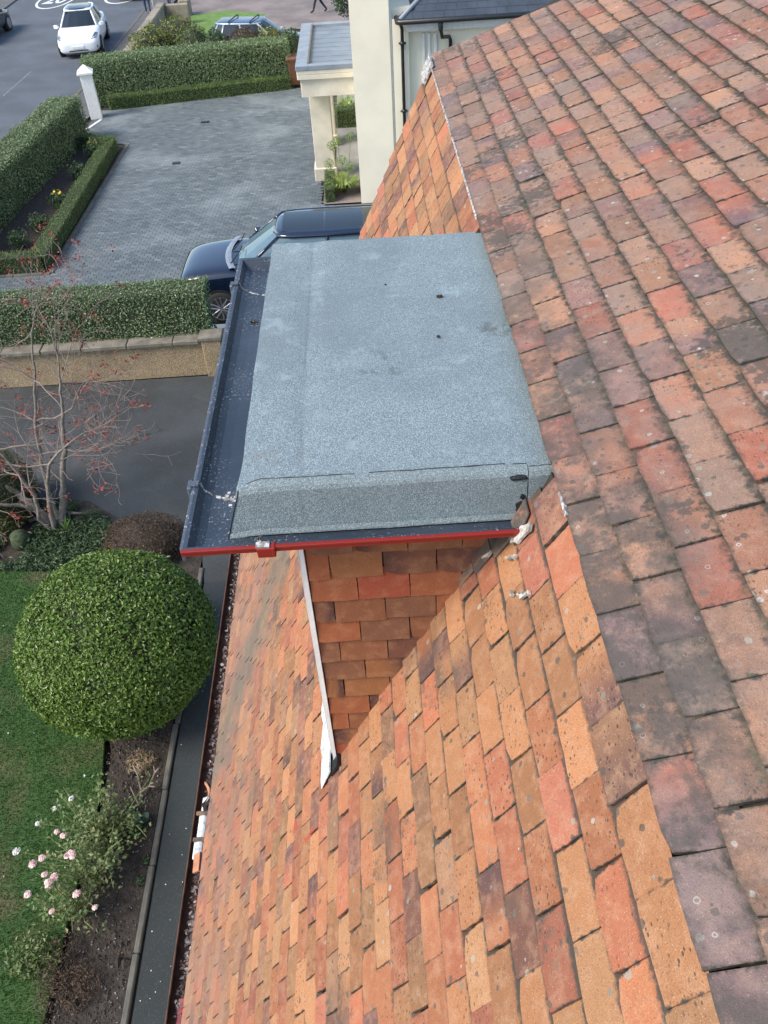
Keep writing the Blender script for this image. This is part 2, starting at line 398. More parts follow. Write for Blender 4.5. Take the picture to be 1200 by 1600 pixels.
    g = G('gutter_lining', .42, .5)
    b = g.mix(g.step(g.noise(3, 4), .35, .7), (.024, .035, .052), (.042, .058, .080))
    sp = g.math('MULTIPLY', g.step(g.noise(110, 4, .75), .58, .66), g.step(g.noise(5, 3), .40, .58))
    b = g.mix(g.math('MULTIPLY', sp, .75), b, (.55, .58, .60))
    g.col(b); g.bump(g.noise(30, 3), .002); M['gutter_lining'] = g.m
    g = G('red_paint', .4, .5)
    b = g.mix(g.step(g.noise(70, 4, .7), .60, .66, 0, .7), (.215, .014, .009), (.10, .05, .04))
    g.col(b); M['red_paint'] = g.m
    g = G('flaked_paint', .6)
    b = g.mix(g.step(g.noise(75, 5, .75), .58, .63, 0, .8), (.06, .078, .105), g.mix(g.step(g.noise(13, 3), .56, .62), (.42, .43, .46), (.30, .055, .045)))
    g.col(b); M['flaked_paint'] = g.m
    g = G('white_flashing', .6)
    b = g.mix(g.step(g.noise(26, 5, .75), .50, .64, 0, .75), (.62, .65, .67), (.20, .20, .20))
    g.col(b); g.bump(g.noise(40, 3), .002); M['white_flashing'] = g.m
    M['flake'] = plain('flake', (.56, .55, .50), .8, .3, 45, c2=(.20, .17, .14))
    g = G('sealant', .6)
    g.col(g.mix(g.step(g.noise(60, 3), .42, .6), (.20, .17, .15), (.50, .50, .49))); M['sealant'] = g.m
    g = G('old_lead', .7)
    b = g.mix(g.step(g.noise(14, 5, .6), .4, .65), (.070, .062, .056), (.17, .115, .085))
    b = g.mix(g.step(g.noise(30, 5, .7), .50, .62, 0, .75), b, (.27, .12, .065))
    g.col(b); g.bump(g.noise(30, 3), .003); M['old_lead'] = g.m


build_materials()


# ------------------------------------------------------------------ object helpers
def tag(o, label=None, cat=None, group=None, kind=None):
    if label: o['label'] = label
    if cat: o['category'] = cat
    if group: o['group'] = group
    if kind: o['kind'] = kind
    return o


def empty(name, loc=(0, 0, 0), rz=0.0, label=None, cat=None, group=None):
    o = bpy.data.objects.new(name, None); COL.objects.link(o); o.location = loc; o.rotation_euler = (0, 0, rz)
    o.empty_display_size = .2
    return tag(o, label, cat, group)


def link(name, me, mat=None, parent=None, kind=None):
    o = bpy.data.objects.new(name, me); COL.objects.link(o)
    if mat is not None and not me.materials:
        for m in (mat if isinstance(mat, (list, tuple)) else [mat]): me.materials.append(M[m] if isinstance(m, str) else m)
    if parent is not None: o.parent = parent
    if kind: o['kind'] = kind
    return o


class MB:
    """collects polygons, then links them as ONE mesh object"""
    def __init__(s): s.v = []; s.f = []; s.mi = []; s.c = 0

    def add(s, vs, fs, mi=0):
        o = len(s.v); s.v += [tuple(map(float, v)) for v in vs]; s.f += [tuple(i + o for i in f) for f in fs]; s.mi += [mi] * len(fs); return s

    def box(s, x0, x1, y0, y1, z0, z1, mi=0, b=0.0):
        if b <= 0:
            vs = [(x, y, z) for z in (z0, z1) for y in (y0, y1) for x in (x0, x1)]
            return s.add(vs, [(0, 2, 3, 1), (4, 5, 7, 6), (0, 1, 5, 4), (2, 6, 7, 3), (0, 4, 6, 2), (1, 3, 7, 5)], mi)
        def ring(x0, x1, y0, y1, c, z): return [(x0 + c, y0, z), (x1 - c, y0, z), (x1, y0 + c, z), (x1, y1 - c, z), (x1 - c, y1, z), (x0 + c, y1, z), (x0, y1 - c, z), (x0, y0 + c, z)]
        vs = ring(x0, x1, y0, y1, b, z0) + ring(x0, x1, y0, y1, b, z1 - b) + ring(x0 + b, x1 - b, y0 + b, y1 - b, b * .4, z1)
        fs = [tuple(range(7, -1, -1)), tuple(range(16, 24))]
        for r in (0, 8):
            for i in range(8): j = (i + 1) % 8; fs.append((r + i, r + j, r + 8 + j, r + 8 + i))
        return s.add(vs, fs, mi)

    def tube(s, pts, radii, n=8, mi=0, cap=True):
        pts = [Vector(p) for p in pts]
        if not isinstance(radii, (list, tuple)): radii = [radii] * len(pts)
        vs, fs = [], []
        prev = None
        for i, p in enumerate(pts):
            t = (pts[min(i + 1, len(pts) - 1)] - pts[max(i - 1, 0)]).normalized()
            a = prev if prev is not None else (Vector((0, 0, 1)) if abs(t.z) < .9 else Vector((1, 0, 0)))
            a = (a - t * a.dot(t)).normalized() if (a - t * a.dot(t)).length > 1e-5 else t.orthogonal().normalized()
            prev = a; b = t.cross(a)
            for k in range(n):
                an = 2 * math.pi * k / n; vs.append(p + (a * math.cos(an) + b * math.sin(an)) * radii[i])
        for i in range(len(pts) - 1):
            for k in range(n):
                j = (k + 1) % n; fs.append((i * n + k, i * n + j, (i + 1) * n + j, (i + 1) * n + k))
        if cap: fs += [tuple(range(n - 1, -1, -1)), tuple((len(pts) - 1) * n + k for k in range(n))]
        return s.add(vs, fs, mi)

    def lathe(s, prof, c=(0, 0, 0), axis='Z', n=24, mi=0):
        """prof: (radius, height along the axis)"""
        vs, fs = [], []
        for r, h in prof:
            for k in range(n):
                a = 2 * math.pi * k / n; x, y = r * math.cos(a), r * math.sin(a)
                p = {'Z': (x, y, h), 'Y': (x, h, y), 'X': (h, x, y)}[axis]
                vs.append((p[0] + c[0], p[1] + c[1], p[2] + c[2]))
        for i in range(len(prof) - 1):
            for k in range(n):
                j = (k + 1) % n; fs.append((i * n + k, i * n + j, (i + 1) * n + j, (i + 1) * n + k))
        fs += [tuple(range(n - 1, -1, -1)), tuple((len(prof) - 1) * n + k for k in range(n))]
        return s.add(vs, fs, mi)

    def loft(s, rings, closed=True, caps=True, mi=0):
        n = len(rings[0]); vs = [p for r in rings for p in r]; fs = []
        for i in range(len(rings) - 1):
            for k in range(n if closed else n - 1):
                j = (k + 1) % n; fs.append((i * n + k, i * n + j, (i + 1) * n + j, (i + 1) * n + k))
        if caps and closed: fs += [tuple(range(n - 1, -1, -1)), tuple((len(rings) - 1) * n + k for k in range(n))]
        return s.add(vs, fs, mi)

    def poly(s, pts, z, mi=0): return s.add([(x, y, z) for x, y in pts], [tuple(range(len(pts)))], mi)

    def mesh(s, name, smooth=False, fix=True):
        me = bpy.data.meshes.new(name); me.from_pydata(s.v, [], s.f)
        if s.mi and max(s.mi) > 0: me.polygons.foreach_set('material_index', s.mi)
        if fix:
            bm = bmesh.new(); bm.from_mesh(me); bmesh.ops.recalc_face_normals(bm, faces=bm.faces); bm.to_mesh(me); bm.free()
        me.polygons.foreach_set('use_smooth', [bool(smooth)] * len(me.polygons))
        me.update(); return me

    def build(s, name, mat, parent=None, smooth=False, kind=None, fix=True, bevel=0.0, subsurf=0):
        o = link(name, s.mesh(name, smooth, fix), mat, parent, kind)
        if bevel:
            b = o.modifiers.new('bevel', 'BEVEL'); b.width = bevel; b.segments = 2; b.limit_method = 'ANGLE'
        if subsurf:
            b = o.modifiers.new('subsurf', 'SUBSURF'); b.levels = b.render_levels = subsurf
        return o


def np_mesh(name, V, F, rnd=None, uv=None, smooth=False):
    """V (n,3), F (m,k) all faces with k corners; rnd (n,3) point colours; uv per loop"""
    me = bpy.data.meshes.new(name); V = np.asarray(V, np.float32); F = np.asarray(F, np.int32); k = F.shape[1]
    me.vertices.add(len(V)); me.vertices.foreach_set('co', V.ravel())
    me.loops.add(F.size); me.loops.foreach_set('vertex_index', F.ravel())
    me.polygons.add(len(F)); me.polygons.foreach_set('loop_start', np.arange(0, F.size, k, dtype=np.int32))
    me.polygons.foreach_set('loop_total', np.full(len(F), k, np.int32))
    me.polygons.foreach_set('use_smooth', np.full(len(F), smooth, bool))
    me.update(calc_edges=True)
    if rnd is not None:
        a = me.color_attributes.new('rnd', 'FLOAT_COLOR', 'POINT'); c = np.ones((len(V), 4), np.float32); c[:, :3] = rnd; a.data.foreach_set('color', c.ravel())
    if uv is not None:
        l = me.uv_layers.new(name='UVMap'); l.data.foreach_set('uv', np.asarray(uv, np.float32).ravel())
    return me


def norm(a): return a / np.maximum(np.linalg.norm(a, axis=1, keepdims=True), 1e-9)


def leaves_mesh(name, P, N, size, aspect=.55, tilt=.7, up=0.0, fold=.12, bias=None):
    """one folded four-point leaf at every point P, facing roughly along N"""
    n = len(P); N = norm(N + rng.normal(0, tilt, (n, 3)))
    t = rng.normal(0, 1, (n, 3)); t[:, 2] += up; t = norm(t - N * (t * N).sum(1, keepdims=True)); b = np.cross(N, t)
    L = (size * rng.uniform(.65, 1.3, n))[:, None]; w = L * aspect * rng.uniform(.8, 1.2, (n, 1))
    V = np.stack([P - t * L * .5, P + b * w * .5 + N * L * fold, P + t * L * .5, P - b * w * .5 + N * L * fold], 1).reshape(-1, 3)
    r = rng.beta(2, 2.4, n) if bias is None else np.clip(rng.beta(2, 2.4, n) * .8 + bias, 0, 1)
    c = np.repeat(np.stack([r, rng.random(n), rng.random(n)], 1), 4, 0)
    return np_mesh(name, V, np.arange(4 * n).reshape(n, 4), c)


def bumpy(P, s=1.0, seed=0.0):
    x, y, z = P[:, 0] * s + seed, P[:, 1] * s - seed, P[:, 2] * s + seed * .7
    return (np.sin(2.1 * x + 1.3 * y) + np.sin(1.7 * y - 2.3 * z + 1) + np.sin(2.9 * z + 1.1 * x + 2) + .6 * np.sin(5.1 * x + 3.7 * z) + .6 * np.sin(4.7 * y + 5.3 * z)) / 4.2


def pix(P):
    d = np.asarray(P, float) - EYE; x, y, z = d @ CR, d @ CU, d @ CF
    return 600 + FPX * x / z, 800 - FPX * y / z, z


def hedge(name, path, width, height, n, mat, leaf, label, z0=0.0, core='core', cat='hedge', group=None, lump=.05, rough=.04, rag_top=0.0, aspect=.5):
    """clipped hedge along a polyline: a dark twiggy core and a shell of separate leaves"""
    path = [np.array(p, float) for p in path]
    c0 = np.mean(path, 0)
    root = empty(name, (c0[0], c0[1], z0), 0, label, cat, group)
    mb = MB(); hw = width / 2; k = .84
    segs = [(a, b, np.linalg.norm(b - a)) for a, b in zip(path[:-1], path[1:])]
    for a, b, l in segs:
        d = (b - a) / l; q = np.array((-d[1], d[0]))
        cs = [a - d * hw * .3 + q * hw * k, a - d * hw * .3 - q * hw * k, b + d * hw * .3 - q * hw * k, b + d * hw * .3 + q * hw * k]
        rings = [[(*(p - c0), z) for p in cs] for z in (0.0, (height - z0) * .5, (height - z0) - .06)]
        mb.loft(rings)
    mb.build('branches', core, root)
    L = sum(s[2] for s in segs); P = []; N = []
    h = height - z0
    for a, b, l in segs:
        d = (b - a) / l; q = np.array((-d[1], d[0])); m = int(n * l / L)
        areas = np.array([width * l, h * l, h * l, h * width * .6, h * width * .6]); pick = rng.choice(5, m, p=areas / areas.sum())
        u = rng.uniform(-hw * .6 / l, 1 + hw * .6 / l, m); vv = rng.random(m)
        off = np.where(pick == 0, (vv * 2 - 1) * hw, np.where(pick == 1, hw, np.where(pick == 2, -hw, (rng.random(m) * 2 - 1) * hw)))
        zz = np.where(pick == 0, h, vv * h); u = np.where(pick == 3, -hw * .5 / l, np.where(pick == 4, 1 + hw * .5 / l, u))
        xy = a + np.outer(u * l, d) + np.outer(off, q)
        nn = np.zeros((m, 3)); nn[pick == 0] = (0, 0, 1); nn[pick == 1] = (*q, .25); nn[pick == 2] = (*(-q), .25); nn[pick == 3] = (*(-d), .25); nn[pick == 4] = (*d, .25)
        p = np.column_stack([xy - c0, zz])
        # round the top edges
        e = np.clip((np.abs(off) / hw - .8) / .2, 0, 1) * np.clip((zz / h - .85) / .15, 0, 1); p[:, 2] -= e * .06 * min(1, h)
        p += nn * (bumpy(p, 1.6, a[0]) * lump - np.abs(rng.normal(0, rough, m)))[:, None] + rng.normal(0, .012, (m, 3))
        if rag_top: p[:, 2] += np.where(pick == 0, np.abs(rng.normal(0, rag_top, m)), 0)
        p[:, 2] = np.maximum(p[:, 2], .02)
        P.append(p); N.append(nn)
    o = link('foliage', leaves_mesh('foliage', np.concatenate(P), np.concatenate(N), leaf, aspect), mat, root, 'stuff')
    return root


def clump(P0, R3, n, seed=0., lump=.12, inner=.25, zmin=None):
    """points and normals through the outer part of a lumpy ellipsoid"""
    d = norm(rng.normal(0, 1, (n, 3)))
    r = 1 + bumpy(d, 2.2, seed) * lump - np.abs(rng.normal(0, inner, n))
    p = np.array(P0) + d * np.array(R3) * r[:, None]
    nn = norm(d / np.array(R3))
    if zmin is not None: k = p[:, 2] > zmin; p, nn = p[k], nn[k]
    return p, nn


def blob_core(R3, k, c=(0, 0, 0), nu=18, nv=10):
    mb = MB(); rings = []
    for i in range(nv + 1):
        a = -math.pi / 2 + math.pi * (i + .001) / (nv + .002)
        rings.append([(c[0] + R3[0] * k * math.cos(a) * math.cos(t), c[1] + R3[1] * k * math.cos(a) * math.sin(t), c[2] + R3[2] * k * math.sin(a)) for t in np.linspace(0, 2 * math.pi, nu, endpoint=False)])
    return mb.loft(rings)


# ------------------------------------------------------------------ the tiled house we look down on
house = empty('tiled_house', (0, 0, 0), 0, 'house with orange clay tile roof and flat felt dormer in front', 'house')
AU, AL = R(22.5), R(64.61)
E0 = np.array((.463, 0.0, 7.57))                     # the break between the two slopes runs along Y through here
UU = np.array((math.cos(AU), 0, math.sin(AU))); NU = np.array((-math.sin(AU), 0, math.cos(AU)))
UL = np.array((math.cos(AL), 0, math.sin(AL))); NL = np.array((-math.sin(AL), 0, math.cos(AL)))
ACROSS = np.array((0, -1.0, 0))
DX, DY0, DY1 = -.27, 1.76, 3.22                      # dormer: front face, near cheek, far cheek


def low_pt(t, y, n=0.0): p = E0 - UL * t + NL * n; return np.array((p[0], y, p[2]))


def up_pt(s, y, n=0.0): p = E0 + UU * s + NU * n; return np.array((p[0], y, p[2]))


def tile_variant(w, gauge, seed, thick=.011, lift=.0140, camber=.0012, ext=.03):
    r = np.random.default_rng(seed); nu, nv = 4, 2
    L = gauge + ext; g = .0036
    us = np.linspace(-w / 2 + g / 2, w / 2 - g / 2, nu + 1); vsx = np.array((0.0, gauge * .5, L))
    top = []; uv = []
    for j, v in enumerate(vsx):
        for i, u in enumerate(us):
            x, y = u, v
            if j == 0: y += r.normal(0, .0011) + (.0012 if i in (0, nu) else 0.0)
            if i in (0, nu): x += r.normal(0, .0008)
            n = lift - (lift - .0030) * v / gauge - camber * (2 * u / w) ** 2 + r.normal(0, .0005)
            top.append((x, y, n)); uv.append(((u + w / 2) / w, v / gauge * (.74 if ext < .01 else 1.0)))
    if seed % 5 == 3: i = 0 if seed % 2 else nu; x, y, n = top[i]; top[i] = (x * .93, y + .009, n - .002)      # a chipped corner
    k = nu + 1
    V = list(top); UVv = list(uv); F = []
    for j in range(nv):
        for i in range(nu): a = j * k + i; F.append((a, a + 1, a + k + 1, a + k))
    rim = [2 * k, k, 0] + list(range(1, k)) + [2 * k - 1, 3 * k - 1]
    base = len(V)
    for a in rim: x, y, n = top[a]; V.append((x, y + (.0 if y > .01 else .001), n - thick)); UVv.append(uv[a])
    for q in range(len(rim) - 1): F.append((rim[q], base + q, base + q + 1, rim[q + 1]))
    V = np.array(V); F = np.array(F); uvl = np.array(UVv)[F.ravel()]
    return V, F, uvl


def frame(O, A, U, N, spin=0.0, tip=0.0, roll=0.0):
    B = np.column_stack([A, U, N])
    c, s = math.cos(spin), math.sin(spin); Rz = np.array(((c, -s, 0), (s, c, 0), (0, 0, 1)))
    c, s = math.cos(tip), math.sin(tip); Rx = np.array(((1, 0, 0), (0, c, -s), (0, s, c)))
    c, s = math.cos(roll), math.sin(roll); Ry = np.array(((c, 0, s), (0, 1, 0), (-s, 0, c)))
    m = np.eye(4); m[:3, :3] = B @ Rz @ Rx @ Ry; m[:3, 3] = O; return m


def lay(name, tiles, gauge, parent, mat, mass_mat, most=300):
    """tiles: (origin, A, U, N, width, hidden). The largest in the picture become parts, the rest one mass."""
    C = np.array([t[0] + t[2] * gauge * .5 for t in tiles]); x, y, z = pix(C)
    ok = (z > .2) & (x > -30) & (x < 1230) & (y > -30) & (y < 1630) & np.array([not t[5] for t in tiles])
    order = np.argsort(np.where(ok, z, 1e6)); single = set(int(i) for i in order[:most] if ok[i])
    cache = {}; data = {}
    AV, AF, AUV, AR, off = [], [], [], [], 0
    for i, (O, A, U, N, w, hid, *ex) in enumerate(tiles):
        key = (round(w, 3), int(rng.integers(0, 9)), ex[0] if ex else .03)
        if key not in cache: cache[key] = tile_variant(w, gauge, key[1] + int(w * 1000), ext=key[2])
        V, F, uvl = cache[key]
        m = frame(O, A, U, N, rng.normal(0, .0075), rng.normal(0, .006), rng.normal(0, .009))
        rv = rng.random(3)
        if i in single:
            if key not in data: data[key] = np_mesh(name, V, F, None, uvl); data[key].materials.append(M[mat])
            o = bpy.data.objects.new(name, data[key]); COL.objects.link(o); o.parent = parent; o.matrix_basis = Matrix(m.tolist()); o.color = (*rv, 1)
        else:
            AV.append(V @ m[:3, :3].T + m[:3, 3]); AF.append(F + off); AUV.append(uvl); AR.append(np.tile(rv, (len(V), 1))); off += len(V)
    if AV:
        me = np_mesh(name + '_mass', np.concatenate(AV), np.concatenate(AF), np.concatenate(AR), np.concatenate(AUV))
        link(name + '_mass', me, mass_mat, parent, 'stuff')


# bodies under the tiles
y0, y1 = -2.2, 5.74
mb = MB()
sec = [up_pt(.05, 0, -.014), up_pt(3.2, 0, -.014), up_pt(3.2, 0, -.15), up_pt(.06, 0, -.06)]
mb.loft([[(p[0], y, p[2]) for p in sec] for y in (y0, y1 + .06)])
upper = mb.build('upper_roof', 'deck', house)
mb = MB()
sec = [low_pt(.03, 0, -.012), low_pt(4.19, 0, -.012), low_pt(4.19, 0, -.10), low_pt(.03, 0, -.2)]
mb.loft([[(p[0], y, p[2]) for p in sec] for y in (y0, y1)])
lower = mb.build('lower_roof', 'deck', house)
mb = MB(); mb.box(-1.18, 7.5, y0, 5.66, 0, 3.72); mb.loft([[(-1.1, y, 3.7), (.42, y, 7.45), (3.3, y, 8.62), (7.3, y, 3.7)] for y in (y0 + .02, 5.64)])
mb.build('wall', 'house_wall', house)

# upper slope
tiles = []; gu = .1105; pw = .182
for k in range(0, 26):
    s = -.007 if k == 0 else .0885 + gu * (k - 1)
    verge = 5.90 - .33 * s
    w0 = pw * (1.5 if k % 2 else 1.0)
    y = verge - w0 / 2; tiles.append((up_pt(s, y), ACROSS, UU, NU, w0, False)); y -= w0 / 2
    while y > -1.9:
        j = rng.normal(0, .0025); o = up_pt(s + rng.normal(0, .0018), y - pw / 2 + j, rng.normal(0, .0012)); y -= pw
        tiles.append((o, ACROSS, UU, NU, pw, False))
lay('roof_tile', tiles, gu, upper, 'tile_up', 'tile_up_mass')

# lower slope
tiles = []; gl = .1088; pw = .178
POLY = [(290, 866), (377, 430), (390, 398), (417, 388), (752, 355), (880, 770), (828, 820)]


def inside(px, py, poly):
    c = False
    for (xa, ya), (xb, yb) in zip(poly, poly[1:] + poly[:1]):
        if (ya > py) != (yb > py) and px < xa + (py - ya) * (xb - xa) / (yb - ya): c = not c
    return c


for k in range(0, 38):
    t = gl * (k + 1) + .003
    y = 5.76; first = pw * (1.5 if k % 2 else 1.0)
    while y > -1.9:
        w0 = first if y == 5.76 else pw
        cy = y - w0 / 2; y -= w0
        o = low_pt(t + rng.normal(0, .0018), cy + rng.normal(0, .0022), rng.normal(0, .0014))
        x = o[0]
        if x > DX + .03 and DY0 + .13 < cy < DY1 - .10: continue            # inside the dormer
        if x > DX - .03 and DY0 + .02 < cy < DY1 and x < DX + .05: pass
        if k == 0 and 1.70 < cy < DY1 + .05: continue
        if k == 1 and 1.78 < cy < DY1 + .02: continue
        q = pix(o[None]); hid = inside(q[0][0], q[1][0], POLY)
        tiles.append((o, ACROSS, UL, NL, w0, hid, -.0 + .004 if k == 0 else .03))
lay('slope_tile', tiles, gl, lower, 'tile_low', 'tile_low_mass')

# white painted board under the break, its cap at the far verge, the mortar of the verge
mb = MB(); b = [low_pt(-.006, 0, .006), low_pt(-.006, 0, .014), low_pt(.004, 0, .014), low_pt(.004, 0, .006)]
mb.loft([[(p[0], y, p[2]) for p in b] for y in (3.33, 5.60)])
mb.build('eaves_board', 'sealant', house)
mb = MB(); b = [low_pt(-.006, 0, .004), low_pt(-.006, 0, .013), low_pt(.003, 0, .013), low_pt(.003, 0, .004)]
mb.loft([[(p[0], y, p[2]) for p in b] for y in (1.50, 1.59)]); mb.build('eaves_board', 'sealant', house)
mb = MB(); b = [low_pt(-.03, 0, .012), low_pt(-.03, 0, .032), low_pt(.095, 0, .034), low_pt(.095, 0, .012)]
mb.loft([[(p[0], y, p[2]) for p in b] for y in (5.58, 5.80)])
mb.loft([[(p[0] - .0, y, p[2] - .0) for p in [low_pt(-.03, 0, .03), low_pt(.095, 0, .03), low_pt(.095, 0, -.2), low_pt(-.03, 0, -.2)]] for y in (5.765, 5.81)])
mb.build('verge_cap', 'sealant', house, bevel=.004)
mb = MB()
for t0 in np.arange(.10, 4.1, .22): 
    b = [low_pt(t0, 0, .0), low_pt(t0 + .215, 0, .0), low_pt(t0 + .215, 0, -.05), low_pt(t0, 0, -.05)]
    d = random.uniform(0, .012); mb.loft([[(p[0], y, p[2]) for p in b] for y in (5.72, 5.785 + d)])
mb.build('verge_mortar', 'mortar', house, bevel=.006)

# ---- dormer
dormer = tag(MB().box(DX, 1.2, DY0, DY1, 5.5, 7.36).build('dormer', 'deck', house))
cg = .1045; cw = .165
zrow = 7.133; cmesh = {}
for k in range(-1, 12):
    z = zrow - cg * k
    x = -.187 + (.0 if k % 2 == 0 else .0825) - .33 + rng.normal(0, .002)
    while x < .55:
        xa, xb = max(x, DX + .017), x + cw
        x += cw
        if xb - xa < .03: continue
        zi = E0[2] + (max(xa, -.4) - E0[0]) * math.tan(AL)
        if z + cg < 9 - 1.030 / .4287 * 1.0 + 2.107 * xa - .02 - 0.0 and False: continue
        if z + cg + .02 < low_pt((E0[0] - xa) / UL[0], 0)[2]: continue
        w0 = round(xb - xa, 2); key = (w0, int(rng.integers(0, 6)))
        if key not in cmesh:
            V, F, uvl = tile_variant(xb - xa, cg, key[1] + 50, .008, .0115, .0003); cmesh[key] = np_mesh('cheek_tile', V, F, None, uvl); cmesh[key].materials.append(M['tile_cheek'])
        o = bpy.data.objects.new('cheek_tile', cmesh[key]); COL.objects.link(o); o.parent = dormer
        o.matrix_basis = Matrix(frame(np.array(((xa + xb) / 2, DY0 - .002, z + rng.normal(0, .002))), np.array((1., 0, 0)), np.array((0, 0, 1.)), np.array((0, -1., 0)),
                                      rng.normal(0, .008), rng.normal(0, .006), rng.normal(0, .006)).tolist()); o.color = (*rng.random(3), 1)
MB().box(DX + .001, DX + .0145, DY0 - .015, DY0 + .02, 6.00, 7.36).build('corner_board', 'white_paint', dormer)
# window in the dormer front
fr = MB()
for a, b_, z0_, z1_ in ((1.86, 1.92, 6.3, 7.3), (3.06, 3.12, 6.3, 7.3), (2.46, 2.52, 6.36, 7.24)): fr.box(DX - .012, DX - .0, a, b_, z0_, z1_)
fr.box(DX - .013, DX, 1.92, 3.06, 7.24, 7.3); fr.box(DX - .013, DX, 1.92, 3.06, 6.3, 6.36); fr.box(DX - .010, DX, 1.79, 1.86, 6.05, 7.3); fr.box(DX - .010, DX, 3.12, 3.2, 6.05, 7.3); fr.box(DX - .010, DX, 1.86, 3.12, 6.02, 6.30)
win = fr.build('window', 'white_paint', dormer)
for a, b_ in ((1.92, 2.46), (2.52, 3.06)): MB().box(DX - .008, DX - .002, a, b_, 6.36, 7.24).build('pane', 'glass_dark', dormer)
# apron flashing at the foot of the dormer front
mb = MB(); tz = (E0[0] - DX) / UL[0]
ys = np.linspace(1.705, 3.2, 40)
rings = []
for y in ys:
    w0 = .105 + .006 * math.sin(y * 31) + .004 * math.sin(y * 77)
    rings.append([low_pt(tz - .03, y, .034), low_pt(tz + w0, y, .020 + .003 * math.sin(y * 40)), low_pt(tz + w0, y, .016), low_pt(tz - .03, y, .028)])
mb.loft(rings); mb.build('apron_flashing', 'white_flashing', dormer)
mb = MB(); mb.loft([[low_pt(tz - .10, y, .026), low_pt(tz - .01, y, .022), low_pt(tz - .01, y, .012), low_pt(tz - .10, y, .012)] for y in (1.70, 1.758)]); mb.build('lead_soaker', 'bitumen', dormer)

# felt roof ------------------------------------------------------------------
ZT = 7.54
prof = [(3.30, -.14), (3.298, -.012), (3.294, -.003), (3.285, 0), (3.2, 0)] + [(y, 0) for y in np.linspace(3.12, 1.80, 46)] + [(1.765, 0), (1.742, -.0005), (1.734, -.003), (1.730, -.010), (1.726, -.05), (1.718, -.10), (1.712, -.138), (1.706, -.150)]
side = [(-.462, -.150), (-.452, -.135), (-.432, -.07), (-.417, -.018), (-.412, -.006), (-.406, -.0008)] + [(x, 0) for x in np.linspace(-.37, .52, 34)]


def felt_z(x, y):
    v = Vector((x * 3.1, y * 2.6, .3)); z = .0035 * noise.noise(v) + .0018 * noise.noise(v * 3.3)
    z += -.004 * math.exp(-((x + .235) / .03) ** 2) * (1 if y > 1.8 else 0)
    return z


mb = MB(); rings = []
for y, dz in prof:
    row = []
    for x, dx in side:
        yy = y + (.006 * noise.noise(Vector((x * 6, 0, 2))) if dz < 0 and y < 2 else 0)
        fl_k = min(1, max(0, math.exp(-(y - 1.70) / .07)))
        xx = (x if dx == 0 else -.404 + (x + .404) * (.12 + .88 * fl_k)) + (.006 * noise.noise(Vector((0, y * 4, 5))) if dx < 0 else 0)
        row.append((xx, yy, ZT + min(dz, dx) + felt_z(x, y)))
    rings.append(row)
mb.loft(rings, closed=False); feltr = mb.build('felt_roof', 'felt', dormer, smooth=False, fix=False)
for p in feltr.data.polygons: pass
if feltr.data.polygons[1500].normal.z < 0: feltr.data.flip_normals()


def strip(name, x0, x1, ytop, mat, push, foot=-.153, n=40):
    """a lap of felt dressed over the near edge"""
    mb = MB(); rings = []
    for i in range(n + 1):
        x = x0 + (x1 - x0) * i / n
        wob = .004 * noise.noise(Vector((x * 14, 1.7, push * 90))) + .0018 * noise.noise(Vector((x * 60, 0, 3)))
        e = max(0, 1 - (x - x0) / .05) if name == 'felt_lap' else 0
        yt = ytop + wob - e * .012
        pr = [(yt, -.001), (yt, .004), (1.752, .004), (1.740, .0018), (1.728, -.003), (1.7215, -.014), (1.7175, -.05), (1.712, -.10), (1.706, -.138), (1.698, foot + .004), (1.697, foot)]
        if e > 0: pr = [(yt, .004 - e * .02)] + [(a, b - e * .012) for a, b in pr[1:]]
        rings.append([(x - .05 * max(0, -b / .15) * max(0, 1 - (x - x0) / .12) * (1 if name == 'felt_lap' else 0), a - push + .002 * noise.noise(Vector((x * 9, b * 9, 4))), ZT + b + felt_z(x, 1.7) * .6 + push) for a, b in pr])
    mb.loft(rings, closed=False); o = mb.build(name, mat, dormer, smooth=False, fix=True)
    tb_ = MB()
    for a_, b_ in ((0, .42), (.45, .93), (.955, 1)) if name == 'felt_lap' else ((0, 1),):
        q = [Vector(r[1]) + Vector((0, .001, -.0005)) for r in rings[int(a_ * n):int(b_ * n) + 1]]; tb_.tube(q, [.0018 + .0022 * abs(noise.noise(Vector((v.x * 40, 0, 7)))) for v in q], 5)
    if name == 'felt_lap': q = [Vector(p_) + Vector((-.001, -.0005, 0)) for p_ in rings[0][1:-1]]; tb_.tube(q, .0016, 5)
    tb_.build('lap_seam', 'bitumen', dormer, kind='stuff')
    so_ = o.modifiers.new('thickness', 'SOLIDIFY'); so_.thickness = .003; so_.offset = -1
    return o


strip('felt_lap', -.400, .398, 1.757, 'felt_strip', .002)
strip('felt_patch', .40, .50, 1.742, 'felt_strip', .0035, -.150, 12)
def face_y(dz): return float(np.interp(-dz, [0, .003, .014, .05, .10, .138, .15], [1.736, 1.727, 1.7195, 1.7155, 1.710, 1.704, 1.697]))
def ragged(x, dz, rx, rz):
    k = 18; rr_ = [random.uniform(.72, 1.15) for _ in range(k)]; a_ = np.linspace(0, 2 * math.pi, k, endpoint=False)
    P1 = [(x + rx * q * math.cos(a), min(-.004, dz + rz * q * math.sin(a))) for q, a in zip(rr_, a_)]
    return MB().add([(px__, face_y(pz__) - .0065, ZT + pz__) for px__, pz__ in P1] + [(x, face_y(dz) - .0085, ZT + dz)] + [(px__, face_y(pz__) - .001, ZT + pz__) for px__, pz__ in P1],
                    [(q, (q + 1) % k, k) for q in range(k)] + [(q, k + 1 + q, k + 1 + (q + 1) % k, (q + 1) % k) for q in range(k)])
